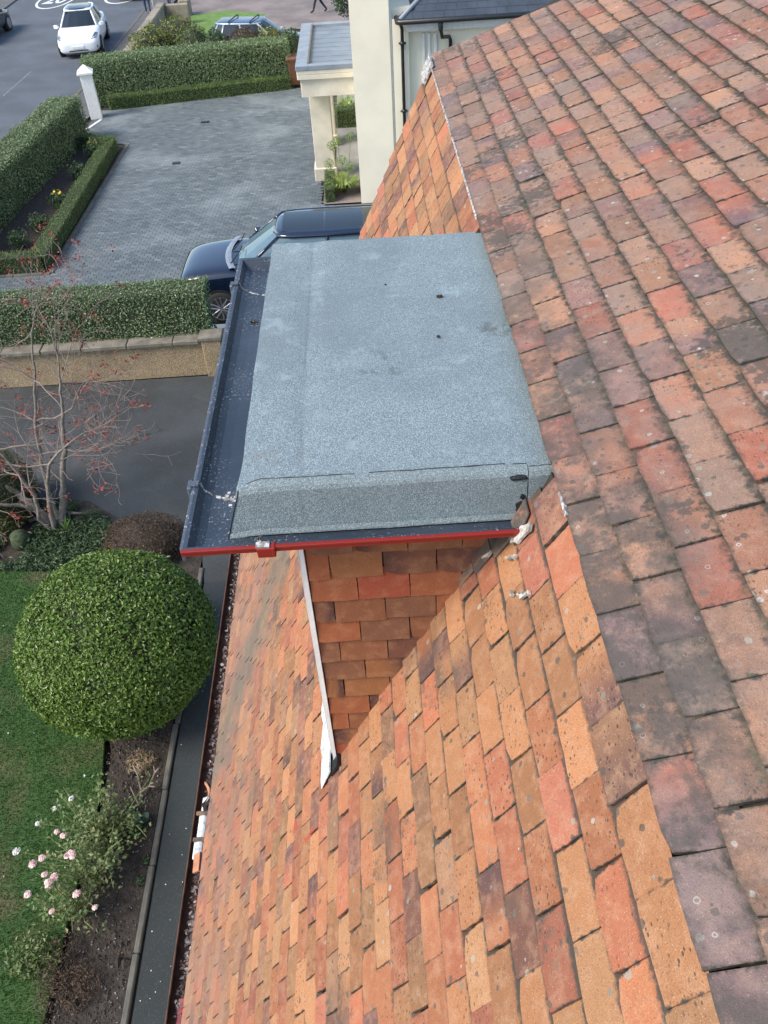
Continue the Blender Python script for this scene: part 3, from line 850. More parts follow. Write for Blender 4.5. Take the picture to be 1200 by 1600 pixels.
for (x, dz, rx, rz) in ((.383, -.112, .017, .022), (.392, -.138, .020, .010), (.372, -.014, .026, .007), (.385, -.078, .007, .009)):
    ragged(x, dz, rx, rz).build('bitumen_smear', 'bitumen', dormer)
mb = MB()
mb.tube([(.405, 1.698, ZT - .14), (.408, 1.68, ZT - .155), (.400, 1.65, ZT - .135), (.402, 1.628, ZT - .12)], .007, 7)
mb.tube([(.401, 1.7195, ZT - .012), (.399, 1.713, ZT - .05), (.4015, 1.7085, ZT - .09), (.399, 1.703, ZT - .14)], .0028, 5)
mb.build('bitumen_patch', 'bitumen', dormer, smooth=True)

# box gutter round the dormer: floor, upstand, lip
XL, YN, YF = -.405, 1.74, 3.27           # inner edge of the tray
WL, WN, WF = .165, .118, .16            # widths
ZL = 9 - 1.583                            # lip
prof = [(-.3, -.035), (.0, -.037), (.5, -.038), (.70, -.035), (.84, -.024), (.90, -.008), (.925, .0), (.985, .0)]


def sweep(prof, x_end_n=.388, x_end_f=.52):
    rings = []
    for u, z in prof:
        x = XL - WL * u; yn = YN - WN * u; yf = YF + WF * u
        rings.append([(x_end_n + .004 * z, yn, ZL + z - .004 * .0), (x, yn, ZL + z), (x, yf, ZL + z), (x_end_f, yf, ZL + z)])
    return rings


mb = MB(); mb.loft(sweep(prof), closed=False, caps=False)
tray = mb.build('box_gutter', 'gutter_lining', dormer, fix=True)
md = tray.modifiers.new('thickness', 'SOLIDIFY'); md.thickness = .004; md.offset = 0
x0_, yn_, yf_ = XL - WL, YN - WN, YF + WF
mb = MB(); mb.box(x0_ - .004, .388, yn_ - .007, yn_ + .004, ZL - .019, ZL - .006); mb.box(x0_ - .004, .388, yn_ - .010, yn_ + .003, ZL - .006, ZL + .0025)
mb.build('red_gutter_face', 'red_paint', dormer, bevel=.002)
mb = MB(); mb.box(x0_ - .008, x0_ + .003, yn_ + .004, yf_, ZL - .045, ZL + .002)
mb.build('flaked_gutter_face', 'flaked_paint', dormer, bevel=.002)
MB().box(x0_ - .004, .6, yf_ - .003, yf_ + .006, ZL - .045, ZL + .002).build('gutter_face', 'gutter_lining', dormer, bevel=.002)
mb = MB(); mb.box(-.50, DX - .03, 1.70, 3.36, 7.34, ZL - .048); mb.box(DX - .03, .385, 1.72, DY0 - .012, 7.325, ZL - .05); mb.build('soffit', 'deck', dormer)
# joints: union sleeve on the near side, brackets on the outer side, dried sealant across the tray
mb = MB(); xs = -.345
mb.box(xs - .018, xs + .026, yn_ - .015, yn_ - .006, ZL - .034, ZL + .001); mb.box(xs + .024, xs + .034, yn_ - .019, yn_ + .010, ZL - .030, ZL + .005)
mb.build('gutter_union', 'red_paint', dormer, bevel=.003)
mb = MB(); mb.box(xs - .020, xs + .018, yn_ - .012, yn_ + .010, ZL + .001, ZL + .006)
for i in range(26):
    t = i / 25; x, y = xs - .012 + .012 * math.sin(t * 9), yn_ + .014 + t * .095
    r = random.uniform(.002, .007) * (1 - .5 * t); mb.box(x - r, x + r, y - r, y + r * 1.6, ZL - .04, ZL - .034 + .02 * (t < .12))
mb.build('dried_sealant', 'sealant', dormer, kind='stuff')
def seal(yc, rad=.004):
    mb = MB()
    for i in range(34):
        u = .96 - .66 * i / 33; x = XL - WL * u; zz = np.interp(u, [p[0] for p in prof], [p[1] for p in prof]); y = yc - .045 * (1 - (u - .3) / .66) + .002 * math.sin(i * .9)
        r = rad * random.uniform(.6, 1.3); mb.box(x - r * 1.3, x + r * 1.3, y - r, y + r, ZL + zz - .003, ZL + zz + r * .6)
    mb.build('dried_sealant', 'sealant', dormer, kind='stuff')
seal(1.905)
seal(3.20, .0035)
mb = MB()
for i in range(24):
    x, y = -.43 + random.gauss(0, .022), 1.87 + random.gauss(0, .02); r = random.uniform(.0015, .006); mb.box(x - r, x + r, y - r * .8, y + r, ZL - .039, ZL - .0355)
mb.build('dried_sealant', 'sealant', dormer, kind='stuff')
mb = MB()
for y in (1.90, 3.19):
    mb.box(x0_ - .022, x0_ - .006, y - .022, y + .022, ZL - .05, ZL + .008, b=.004); mb.box(x0_ - .02, x0_ + .012, y - .012, y + .012, ZL + .004, ZL + .009)
mb.build('gutter_bracket', 'flaked_paint', dormer)
# leaf and twig on the felt and in the tray
for x, y, z, s_ in ((.245, 2.74, ZT + .006, .011), (.215, 2.46, ZT + .005, .007), (-.475, 2.93, ZL - .032, .014), (.05, 2.86, ZT + .005, .005)):
    p, nn = clump((0, 0, 0), (s_, s_ * .7, s_ * .35), 26, x); o = link('dead_leaf', leaves_mesh('dead_leaf', p, nn, s_ * 1.1), 'leaf_brown'); o.location = (x, y, z)
    tag(o, {.245: 'small brown dead leaf at the middle of the grey felt roof', .215: 'tiny dark crumb on the felt just below the brown dead leaf', -.475: 'brown twig scrap lying in the black dormer gutter', .05: 'dark speck of litter on the upper part of the felt roof'}[x], 'leaf litter')
# torn lead and flaked paint where the dormer gutter meets the slope
mb = MB()
def on_slope(pts, n0, n1): 
    if len(pts) > 3 and max(t for t, y in pts) - min(t for t, y in pts) < .08 or n1 > .0225: pts = [(a + (c - a) * q / 3 + rng.normal(0, .004), b + (d - b) * q / 3 + rng.normal(0, .004)) for (a, b), (c, d) in zip(pts, pts[1:] + pts[:1]) for q in range(3)]
    A = [low_pt(t, y, n1) for t, y in pts]; B = [low_pt(t, y, n0) for t, y in pts]; mb.loft([B, A])
on_slope([(.135, 1.757), (.135, 1.65), (.20, 1.61), (.232, 1.615), (.232, 1.757)], .008, .017)
on_slope([(.234, 1.757), (.234, 1.645), (.33, 1.655), (.34, 1.757)], .009, .019)
on_slope([(.342, 1.757), (.342, 1.685), (.445, 1.69), (.45, 1.757)], .008, .018)
on_slope([(.452, 1.757), (.452, 1.715), (.55, 1.725), (.55, 1.757)], .008, .017)
mb.build('lead_flashing', 'old_lead', dormer, bevel=.003)
mb = MB()
for pts in ([(.13, 1.60), (.135, 1.583), (.20, 1.59), (.235, 1.625), (.22, 1.645), (.17, 1.625)], [(.262, 1.597), (.27, 1.589), (.232, 1.563), (.225, 1.570)], [(.205, 1.408), (.235, 1.412), (.258, 1.442), (.25, 1.446), (.232, 1.424), (.21, 1.42)], [(.275, 1.462), (.287, 1.467), (.283, 1.477), (.271, 1.473)], [(.33, 1.682), (.342, 1.678), (.385, 1.70), (.38, 1.704)]):
    mb = MB(); on_slope(pts, .0145, .0235 if pts[0][0] < .32 else .0225); mb.build('paint_flake', 'flake', dormer)
mb = MB()

# main eaves gutter, half round, rusty
gut = empty('unused', (0, 0, 0)) if False else None
GX, GZ, GR = 9 * 0 - 1.398, 3.665, .060
mb = MB(); rings = []
for y in np.linspace(-2.0, 5.7, 60):
    w_ = .004 * noise.noise(Vector((0, y * 1.7, 9))); row = []
    for i in range(11):
        a = math.pi + math.pi * i / 10; row.append((GX + w_ + GR * math.cos(a), y, GZ + .0 + GR * math.sin(a)))
    rings.append(row)
mb.loft(rings, closed=False, caps=False)
eg = mb.build('eaves_gutter', 'rust_pipe', house, smooth=True)
md = eg.modifiers.new('thickness', 'SOLIDIFY'); md.thickness = .006; md.offset = 0
mb = MB(); mb.tube([(GX - GR, y, GZ + .003) for y in np.linspace(-2.0, 5.7, 30)], .006, 6); mb.build('gutter_bead', 'rust_pipe', eg)
mb = MB()
for y in (.55, 2.35, 4.1, 5.2):
    mb.loft([[(GX + (GR + .005) * math.cos(a) * k, yy, GZ + (GR + .005) * math.sin(a) * k) for a in np.linspace(math.pi, 2 * math.pi, 9)] for yy, k in ((y - .03, 1), (y - .03, 1.09), (y + .03, 1.09), (y + .03, 1))], closed=False, caps=False)
mb.build('gutter_socket', 'rust_pipe', eg)


# ------------------------------------------------------------------ the ground and its surfaces
def sheet(name, pts, z, mat, sub=0):
    mb = MB(); mb.poly(pts, z); o = mb.build(name, mat, None, fix=False); o['kind'] = 'structure'
    if o.data.polygons[0].normal.z < 0: o.data.flip_normals()
    return o


sheet('ground', [(-600, -600), (600, -600), (600, 900), (-600, 900)], -.03, 'soil')
sheet('road', [(-19.2, -20), (-11.15, -20), (-10.9, 120), (-19.0, 120)], -.012, 'asphalt_road')
sheet('pavement', [(-10.98, -20), (-10.9, -20), (-10.75, 24), (-10.1, 30.0), (-9.7, 32.5), (-9.35, 120), (-10.73, 120)], .05, 'pavement')
MB().loft([[(-11.15, -20, -.02), (-11.15, -20, .055), (-11.0, -20, .055), (-11.0, -20, -.02)], [(-10.9, 120, -.02), (-10.9, 120, .055), (-10.75, 120, .055), (-10.75, 120, -.02)]]).build('kerb', 'kerb_stone', kind='structure')
MB().box(-21.2, -19.1, -20, 120, -.02, .05).build('far_pavement', 'pavement', kind='structure')
sheet('shared_driveway', [(-9.6, 10.0), (-6.0, 10.75), (-5.0, 10.55), (-4.4, 10.05), (-3.4, 9.85), (-2.95, 9.3), (-2.8, 8.5), (8, 8.5), (8, 14.26), (-9.6, 14.22)], .004, 'asphalt_drive')
sheet('path', [(-2.80, -6), (-1.1, -6), (-1.1, 8.5), (-2.80, 8.5)], .004, 'asphalt_path')
sheet('far_driveway', [(-9.3, 47.6), (-6.6, 48.4), (-4.5, 47.1), (-4.5, 43.6), (6, 42.6), (6, 62), (-9.3, 62)], .008, 'far_paving')
# lawn, its cut edge a step above the bed
lawn_pts = [(-12, -6), (-3.68, -6), (-3.66, 3.7), (-3.62, 5.1), (-3.72, 5.75), (-4.3, 7.9), (-5.12, 8.87), (-6.0, 8.95), (-12, 9.05)]
mb = MB(); mb.loft([[(x, y, z) for x, y in lawn_pts] for z in (-.02, .055)]); lawn = mb.build('lawn', 'lawn_ground', kind='structure')
flawn = [(-9.2, 39.5), (-4.4, 39.0), (-4.45, 43.6), (-4.5, 47.1), (-6.6, 48.4), (-9.0, 47.6)]
sheet('far_lawn', flawn, .012, 'far_lawn')


def in_poly(P, poly):
    c = np.zeros(len(P), bool); x, y = P[:, 0], P[:, 1]
    for (xa, ya), (xb, yb) in zip(poly, poly[1:] + poly[:1]):
        if ya != yb: c ^= ((ya > y) != (yb > y)) & (x < xa + (y - ya) * (xb - xa) / (yb - ya))
    return c


n = 150000
P = np.column_stack([rng.uniform(-7.2, -3.55, n), rng.uniform(2.0, 9.1, n)]); P = P[in_poly(P, lawn_pts)]; n = len(P)
h = rng.uniform(.018, .05, n); a = rng.uniform(0, 2 * np.pi, n); w_ = rng.uniform(.0025, .005, n)
B = np.column_stack([P, np.full(n, .053)]); sd_ = np.column_stack([np.cos(a), np.sin(a), np.zeros(n)]) * w_[:, None]
ln = np.column_stack([rng.normal(0, .4, n), rng.normal(0, .4, n), np.ones(n)]) * h[:, None]
V = np.stack([B - sd_, B + sd_, B + ln], 1).reshape(-1, 3)
o = link('grass', np_mesh('grass', V, np.arange(3 * n).reshape(n, 3), np.repeat(rng.random((n, 3)), 3, 0)), 'grass_blade', None, 'stuff')

# edging kerb of the flower bed
kb = tag(MB().box(-2.93, -2.80, -6, 8.4, -.02, .035).build('bed_edging', 'kerb_stone'), kind='structure'); kb.hide_render = False
bpy.data.objects.remove(kb)
edg = empty('bed_edging', (-2.865, 2, 0), 0, 'grey concrete edging along the dark path beside the rose bed', 'edging')
for i in range(15):
    y = -5 + i * .92; mb = MB(); mb.box(-.032, .032, y - 2 + .003, y - 2 + .917, -.05, .032 + random.uniform(-.006, .006), b=.012)
    o = mb.build('edging_stone', 'kerb_stone', edg); o.rotation_euler.z = random.gauss(0, .002)

# block paving of the neighbour's driveway
drive = empty('unused2') if False else None
dp = [(-9.3, 15.2), (6, 15.2), (6, 22.4), (-.2, 22.5), (-1.25, 22.5), (-1.3, 24.2), (-1.6, 28.3), (-1.2, 33.9), (-2.7, 33.95), (-9.5, 32.6), (-9.75, 30.2), (-9.3, 29.4), (-7.86, 28.7), (-7.92, 19.36), (-12, 19.38), (-12, 15.2)]
base = sheet('paved_driveway', dp, .0, 'paving_joint')
bl, bw = .205, .103
cells = []
row = 0
y = 15.3
ang = R(-3.5); ca, sa = math.cos(ang), math.sin(ang)
while y < 35.5:
    x = -13 + (row % 2) * bl / 2
    while x < 3:
        cells.append((x, y)); x += bl
    y += bw; row += 1
Cc = np.array(cells); Cc = np.column_stack([Cc[:, 0] * ca - (Cc[:, 1] - 22) * sa, 22 + Cc[:, 0] * sa + (Cc[:, 1] - 22) * ca])
Cc = Cc[in_poly(Cc, dp)]
px_, py_, pz_ = pix(np.column_stack([Cc, np.zeros(len(Cc))]))
vis = (px_ > -300) & (py_ > -20) & (px_ < 900) & (py_ < 560); Cc = Cc[vis]; px_, py_ = px_[vis], py_[vis]
hidden = (px_ < -20) | (py_ > 455 - px_ * .05) | ((px_ > 275) & (py_ > 320)) | (px_ > 560)
order = np.argsort(np.where(hidden, 1e6, Cc[:, 1])); single = order[:300]; rest = order[300:]
hx, hy = bl / 2 - .0025, bw / 2 - .0025
bvx = np.array([(-hx, -hy, 0), (hx, -hy, 0), (hx, hy, 0), (-hx, hy, 0), (-hx + .004, -hy + .004, .009), (hx - .004, -hy + .004, .009), (hx - .004, hy - .004, .009), (-hx + .004, hy - .004, .009)])
bfx = np.array([(4, 5, 6, 7), (0, 1, 5, 4), (1, 2, 6, 5), (2, 3, 7, 6), (3, 0, 4, 7)])
rot = np.array(((ca, sa, 0), (-sa, ca, 0), (0, 0, 1)))


def block_rnd(k): return np.clip(rng.normal(.45, .23, k), 0, 1)


variants = []
for i in range(10):
    me = np_mesh('paving_block', bvx, bfx, np.tile(((i + .5) / 10, .5, .5), (8, 1))); me.materials.append(M['paving_block']); variants.append(me)
for i in single:
    o = bpy.data.objects.new('paving_block', variants[int(min(9, block_rnd(1)[0] * 10))]); COL.objects.link(o); o.parent = base
    o.location = (Cc[i, 0], Cc[i, 1], rng.normal(0, .0015)); o.rotation_euler = (rng.normal(0, .01), rng.normal(0, .01), ang + rng.normal(0, .01))
k = len(rest); V = (np.tile(bvx @ rot, (k, 1, 1)) + np.column_stack([Cc[rest], rng.normal(0, .0015, k)])[:, None, :])
F = (bfx[None] + (np.arange(k) * 8)[:, None, None]).reshape(-1, 4)
rv = np.repeat(np.column_stack([block_rnd(k), rng.random(k), rng.random(k)]), 8, 0)
link('paving_block_mass', np_mesh('paving_block_mass', V.reshape(-1, 3), F, rv), 'paving_block', base, 'stuff')
ke = empty('drive_edging', (-7.9, 22, 0), 0, 'pale edging strip between the paved driveway and low box hedge', 'edging')
for i in range(10):
    y0e = 19.36 + i * .93; a0 = -7.96 + (y0e - 19.36) * .016
    o = MB().box(-.06, .06, .005, .925, -.02, .035, b=.006).build('edging_stone', 'kerb_stone', ke); o.location = (a0 + 7.9, y0e - 22, 0)
for i in range(5):
    o = MB().box(-.91, -.005, -.06, .06, -.02, .035, b=.006).build('edging_stone', 'kerb_stone', ke); o.location = (-7.9 - i * .92 + 7.84, 19.33 - 22, 0)
sheet('kerb_line', [(-9.75, 30.25), (-9.65, 30.2), (-9.28, 31.5), (-9.38, 31.55)], .022, 'road_paint')
# entrance path and gravel by the porch
sheet('entrance_path', [(-.86, 24.2), (-.1, 24.2), (-.1, 33), (-.86, 33)], .02, 'flagstone')
tag(MB().box(-.14, .14, -.09, .09, 0, .022).build('drain_cover', 'dark_plastic'), 'small dark drain cover set in the far end of the paving', 'drain cover').location = (-5.47, 30.5, .004)
tag(MB().box(-.12, .12, -.10, .10, 0, .020).build('drain_cover', 'dark_plastic'), 'small dark drain cover in the middle of the paved driveway', 'drain cover').location = (-5.9, 26.6, .004)

# road markings
def arc_mark(cx, cy, rx, ry, w, a0=0, a1=2 * math.pi, n=40, z=-.006):
    mb = MB(); rs = []
    for i in range(n + 1):
        a = a0 + (a1 - a0) * i / n; rs.append([(cx + rx * math.cos(a), cy + ry * math.sin(a), z), (cx + (rx - w) * math.cos(a), cy + (ry - w * 1.6) * math.sin(a), z)])
    mb.loft(rs, closed=False, caps=False); return mb
mk = empty('speed_marking', (-16.7, 54.2, 0), 0, 'white oval speed limit roundel with 20 painted on the road', 'road marking')
arc_mark(0, 0, 1.05, 2.5, .13).build('ring', 'road_paint', mk)
fc = bpy.data.curves.new('numerals', 'FONT'); fc.body = '20'; fc.size = 1.35; fc.align_x = 'CENTER'; fc.align_y = 'CENTER'; fc.offset = .02
to = bpy.data.objects.new('numerals', fc); COL.objects.link(to); fc.materials.append(M['road_paint']); to.parent = mk; to.location = (0, -.15, -.006); to.scale = (.95, 2.3, 1); to.rotation_euler = (0, 0, 0)
tag(arc_mark(-12.9, 53.9, 1.0, 2.0, .13, R(180), R(330)).build('lane_marking', 'road_paint'), 'white curved road marking beside the dark car at top', 'road marking')
for i, (ya, yb) in enumerate(((35.4, 38.9), (28.6, 31.4))):
    x = -14.06 + (ya - 35) * .04; mb = MB(); mb.loft([[(x - .035, ya, -.006), (x + .035, ya, -.006)], [(x + .10, yb, -.006), (x + .17, yb, -.006)]], closed=False, caps=False)
    tag(mb.build('centre_line', plain('worn_paint', (.20, .22, .24), .8, .2, 5) if i == 0 else bpy.data.materials['worn_paint']), ('faint worn centre line dash on the road before the white car' if i == 0 else 'faint worn centre line dash nearest the left hedge'), 'road marking')


# ------------------------------------------------------------------ wall with coping
wall = empty('garden_wall', (-5.5, 14.32, 0), 0, 'sandy roughcast garden wall with grey coping below the clipped hedge', 'wall')
mb = MB(); mb.loft([[(-7.0, -.12, 0), (4.0, -.02, 0), (4.0, .16, 0), (-7.0, .12, 0)], [(-7.0, -.10, .76), (4.0, -.0, .76), (4.0, .16, .76), (-7.0, .12, .76)]])
mb.build('wall_body', 'harling', wall)
pier = MB().box(-.19, .19, -.09, .16, 0, .84, b=.015).build('pier', 'harling', wall); pier.location = (2.28, -.03, 0)
x = -6.9
while x < 3.9:
    if not (2.04 <= x < 2.51):
        w_ = random.uniform(.75, 1.0); w_ = min(w_, 2.045 - x) if x < 2.04 else w_; o = MB().box(0, w_ - .012, -.13, .19, .0, .075, b=.014).build('coping_stone', 'coping', wall); o.location = (x, (x + 1.5) * .009 - .0, .745 + random.uniform(-.008, .008)); o.rotation_euler = (0, random.gauss(0, .006), random.gauss(0, .006))
        x += w_
    else: x = 2.515
o = MB().box(0, .46, -.15, .20, 0, .075, b=.015).build('coping_stone', 'coping', wall); o.location = (2.05, -.0, .83)
tag(MB().box(-3.55, -2.2, 15.98, 16.14, -.01, .10, b=.015).build('edging_kerb', 'lead_grey'), 'pale grey kerb edging in front of the dark car wheel', 'kerb')

# ------------------------------------------------------------------ hedges
hedge('clipped_hedge', [(-11, 14.72), (-3.42, 14.80)], .66, 1.75, 62000, 'leaf_hedge', .044, 'long clipped evergreen hedge growing above the sandy roughcast wall', core='core')
hedge('clipped_hedge', [(-11.25, 15.8), (-10.85, 19.5), (-9.84, 29.5)], 1.08, 1.30, 60000, 'leaf_hedge', .056, 'thick grey-green clipped hedge between the road and paved driveway', rag_top=.03)
hedge('clipped_hedge', [(-9.75, 33.75), (-3.0, 34.75)], 1.35, 1.50, 56000, 'leaf_hedge', .060, 'tall clipped hedge at the far side of the driveway behind white pillar', rag_top=.03)
hedge('box_hedge', [(-12, 19.66), (-8.24, 19.64), (-8.22, 28.1), (-9.2, 28.7)], .42, .45, 24000, 'leaf_box', .036, 'low clipped box hedge running round the corner of the flower bed', lump=.03, rough=.02)
hedge('box_hedge', [(-9.15, 32.80), (-2.75, 34.0)], .46, .46, 14000, 'leaf_box', .045, 'low dark box hedge at the foot of the tall far hedge', lump=.03, rough=.02)
hedge('box_hedge', [(-1.02, 22.75), (-1.02, 24.1)], .28, .42, 2500, 'leaf_box', .035, 'small clipped box edging beside the agapanthus at the porch', lump=.02, rough=.02)
hedge('box_hedge', [(-.72, 29.2), (-.30, 29.2)], .55, .62, 2500, 'leaf_box', .040, 'square clipped box shrub beyond the porch pillars', lump=.02, rough=.02)
sheet('flower_bed', [(-12, 19.7), (-8.1, 19.7), (-8.1, 28.3), (-9.3, 29.2), (-12, 29)], .012, 'soil')
for i, (x, y, s_) in enumerate(((-8.62, 27.6, .34), (-8.75, 25.8, .3), (-8.8, 23.6, .28), (-8.9, 22.0, .3), (-9.2, 21.0, .3))):
    r = empty('bedding_plant', (x, y, 0), 0, ['yellow flowered plant at the far end of the box hedge bed', 'leafy green plant next to the yellow flowered one in the bed', 'small green plant with a pale bloom midway along the bed', 'dark leafy plant in the bed before the small pale-bloomed one', 'low green plant nearest the corner of the box hedge bed'][i], 'plant')
    p, nn = clump((0, 0, s_ * .8), (s_ * 1.1, s_ * 1.1, s_ * .9), 420, i, .2, .5, .02); link('foliage', leaves_mesh('foliage', p, nn, .10, .35, up=1.5), 'leaf_cover', r, 'stuff')
    if i in (0, 2):
        p, nn = clump((0, 0, s_ * 1.5), (s_ * .5, s_ * .5, s_ * .35), 34 if i == 0 else 8, i); link('flowers', leaves_mesh('flowers', p, nn, .07, .9), 'leaf_yellow' if i == 0 else 'petal_yellow', r, 'stuff')

# topiary ball
tb = empty('topiary_bush', (-3.42, 6.56, 0), 0, 'big round clipped evergreen ball bush on the lawn edge', 'bush')
MBt = MB().tube([(0, 0, 0), (.02, 0, .5)], [.09, .07], 8); MBt.build('trunk', 'bark', tb)
RB = (1.195, 1.20, 1.09)
blob_core(RB, .90, (0, 0, 1.09)).build('branches', 'core', tb, smooth=True)
n = 76000
d = norm(rng.normal(0, 1, (n, 3))); r = 1 + bumpy(d * 1.0, 2.6, 3.) * .030 + bumpy(d, 7.5, 1.) * .012 - np.abs(rng.normal(0, .040, n)) + np.where(rng.random(n) < .035, rng.uniform(0, .06, n), 0)
p = np.array((0, 0, 1.09)) + d * np.array(RB) * r[:, None]; k = p[:, 2] > .04; p, nn = p[k], norm(d[k] / np.array(RB))
bare = bumpy(p, 4.3, 8.) > .38; keep = ~(bare & (rng.random(len(p)) < .55)); p, nn = p[keep], nn[keep]
link('foliage', leaves_mesh('foliage', p, nn, .047, .52, .75, up=.4, bias=bumpy(p, 3.3, 4.) * .10 + .08), 'leaf_topiary', tb, 'stuff')


# ------------------------------------------------------------------ the white house next door
wh = empty('white_house', (-.15, 22.53, 0), 0, 'cream rendered house with slate roof, black pipes and flat porch', 'house')


def wpart(name, mb, mat, parent=None, **k):
    o = mb.build(name, mat, parent or wh, **k); 
    if (parent or wh) is wh: o.location = (.15, -22.53, 0)
    return o


wpart('front_wall', MB().box(-.15, .80, 22.53, 36, 0, 8.2), 'cream_render')
wpart('side_wall', MB().box(.80, 9, 22.72, 35, 0, 4.62), 'cream_render')
wpart('corner_strip', MB().box(.802, .862, 22.60, 22.74, 0, 4.6), 'white_paint', bevel=.004)
wpart('fascia_board', MB().box(1.22, 9, 22.50, 22.56, 4.13, 4.42).box(1.22, 9, 22.56, 22.72, 4.16, 4.2), 'white_paint')
for x in (1.60, 1.74, 1.90): wpart('wall_moulding', MB().box(x, x + .07, 22.66, 22.722, 1.2, 4.05, b=.01), 'white_paint')
wpart('wall_seam', MB().box(2.30, 2.312, 22.712, 22.722, 0, 4.13).box(3.3, 3.312, 22.712, 22.722, 0, 4.13), 'cream_render')
# slates on the hipped roof, row over row
pitch = R(32); sU = np.array((0, math.cos(pitch), math.sin(pitch))); sN = np.array((0, -math.sin(pitch), math.cos(pitch)))
rb = MB(); rb.add([(1.06, 22.30, 4.42), (9, 22.30, 4.42), (9, 27.5, 4.42 + 5.2 * math.tan(pitch)), (1.06 + 5.2, 27.5, 4.42 + 5.2 * math.tan(pitch)), (1.06, 33, 4.42)], [(0, 1, 2, 3), (0, 3, 4)])
roof = wpart('slate_roof', rb, 'slate')
sv = np.array([(0, 0, .002), (.244, 0, .002), (.244, .25, 0), (0, .25, 0), (0, 0, .009), (.244, 0, .009), (.244, .25, .001), (0, .25, .001)]); sf = [(4, 5, 6, 7), (0, 1, 5, 4), (1, 2, 6, 5), (3, 0, 4, 7)]
sme = np_mesh('slate', sv, sf); sme.materials.append(M['slate'])
for k in range(7):
    x = 1.06 + k * .22 * math.cos(pitch) + .06 - (k % 2) * .125
    while x < 5.2:
        p = np.array((x, 22.28, 4.43)) + sU * k * .22
        if x > 1.02 + (p[1] - 22.3):
            o = bpy.data.objects.new('slate', sme); COL.objects.link(o); o.parent = roof
            o.matrix_basis = Matrix(frame(p, np.array((1., 0, 0)), sU, sN, rng.normal(0, .004), rng.normal(0, .0015)).tolist())
        x += .25
# the side slope towards the street, seen as a thin sliver
sU2 = np.array((math.cos(pitch), 0, math.sin(pitch))); sN2 = np.array((-math.sin(pitch), 0, math.cos(pitch)))
for k in range(3):
    y = 22.6 + (k % 2) * .125
    while y < 26:
        p = np.array((1.04, y + .244, 4.43)) + sU2 * k * .22
        if y > 22.3 + k * .2:
            o = bpy.data.objects.new('slate', sme); COL.objects.link(o); o.parent = roof
            o.matrix_basis = Matrix(frame(p, np.array((0, -1., 0)), sU2, sN2, rng.normal(0, .006)).tolist())
        y += .25
mb = MB(); mb.tube([(1.06, 22.30, 4.455), (2.6, 23.84, 4.455 + 1.54 * math.tan(pitch))], .055, 6); wpart('hip_ridge', mb, 'lead_grey', smooth=True)
mb = MB(); mb.tube([(9, 22.22, 4.40), (1.04, 22.22, 4.40), (.985, 22.27, 4.40), (.98, 26, 4.40), (.98, 34, 4.40)], .062, 8); wpart('roof_gutter', mb, 'black_pipe', smooth=True)
mb = MB(); mb.tube([(1.06, 22.30, 4.38), (1.10, 22.45, 4.2), (1.10, 22.46, 3.6), (1.10, 22.46, .05)], .042, 8)
for z in (3.9, 2.35, .8): mb.lathe([(.055, z - .04), (.058, z), (.055, z + .04)], (1.10, 22.46, 0), n=10); mb.box(1.10 - .09, 1.10 + .09, 22.46, 22.5, z - .02, z + .02)
mb.box(.98, 1.24, 22.495, 22.72, 0, 4.40, 0) if False else None
wpart('downpipe', mb, 'black_pipe', smooth=True)
wpart('pipe_pier', MB().box(.868, 1.26, 22.53, 22.73, 0, 4.40), 'cream_render')
mb = MB(); mb.tube([(2.02, 22.24, 4.40), (2.03, 22.26, 4.15), (2.06, 22.30, 4.02), (2.26, 22.58, 3.96), (2.30, 22.64, 3.86), (2.30, 22.65, .05)], .045, 9)
for z in (3.66, 1.9): mb.lathe([(.056, z - .035), (.060, z), (.056, z + .035)], (2.30, 22.65, 0), n=10); mb.box(2.19, 2.41, 22.66, 22.70, z - .02, z + .02)
mb.lathe([(.056, 4.17), (.06, 4.2), (.06, 4.30), (.056, 4.34)], (2.02, 22.25, 0), n=10)
wpart('downpipe', mb, 'black_pipe', smooth=True)
# porch
pc = MB(); pc.box(-1.62, -.14, 23.42, 28.15, 2.98, 3.10, b=.02); pc.box(-1.62, -.14, 23.42, 28.15, 3.10, 3.20, b=.015); porch = wpart('porch', pc, 'stone_cream')
for (a, b_, c, d_, z0_, z1_) in ((-1.55, -.14, 23.50, 28.05, 2.54, 2.985),): MB().box(a, b_, c, d_, z0_, z1_, b=.015).build('porch_beam', 'stone_cream', porch)
kr = MB(); kr.box(-1.64, -1.30, 23.40, 28.18, 3.203, 3.31, b=.012); kr.box(-1.30, -.145, 23.40, 23.60, 3.203, 3.31, b=.012); kr.box(-1.30, -.145, 27.93, 28.18, 3.203, 3.31, b=.012)
kr.build('roof_kerb', 'lead_grey', porch); MB().box(-1.30, -.145, 23.60, 27.93, 3.203, 3.232).build('porch_roof', 'roof_membrane', porch)
for i in range(1, 9): 
    y = 23.6 + i * .48; MB().box(-1.298, -.15, y - .006, y + .006, 3.231, 3.238).build('roof_seam', 'roof_membrane', porch)
MB().box(-1.33, -1.29, 23.60, 27.93, 3.22, 3.322).build('kerb_trim', 'kerb_stone', porch)
for (y, xo) in ((24.42, -1.42), (27.25, -1.42)):
    p = MB().box(xo, xo + .56, y, y + .60, .36, 2.55, b=.012).build('pillar', 'stone_cream', porch)
    MB().box(xo - .05, xo + .61, y - .05, y + .65, 0, .36, b=.02).build('pillar_base', 'stone_cream', p)
    for z in (1.1, 1.85): MB().box(xo - .004, xo + .564, y - .004, y + .604, z, z + .012).build('pillar_joint', 'stone_cream', p)

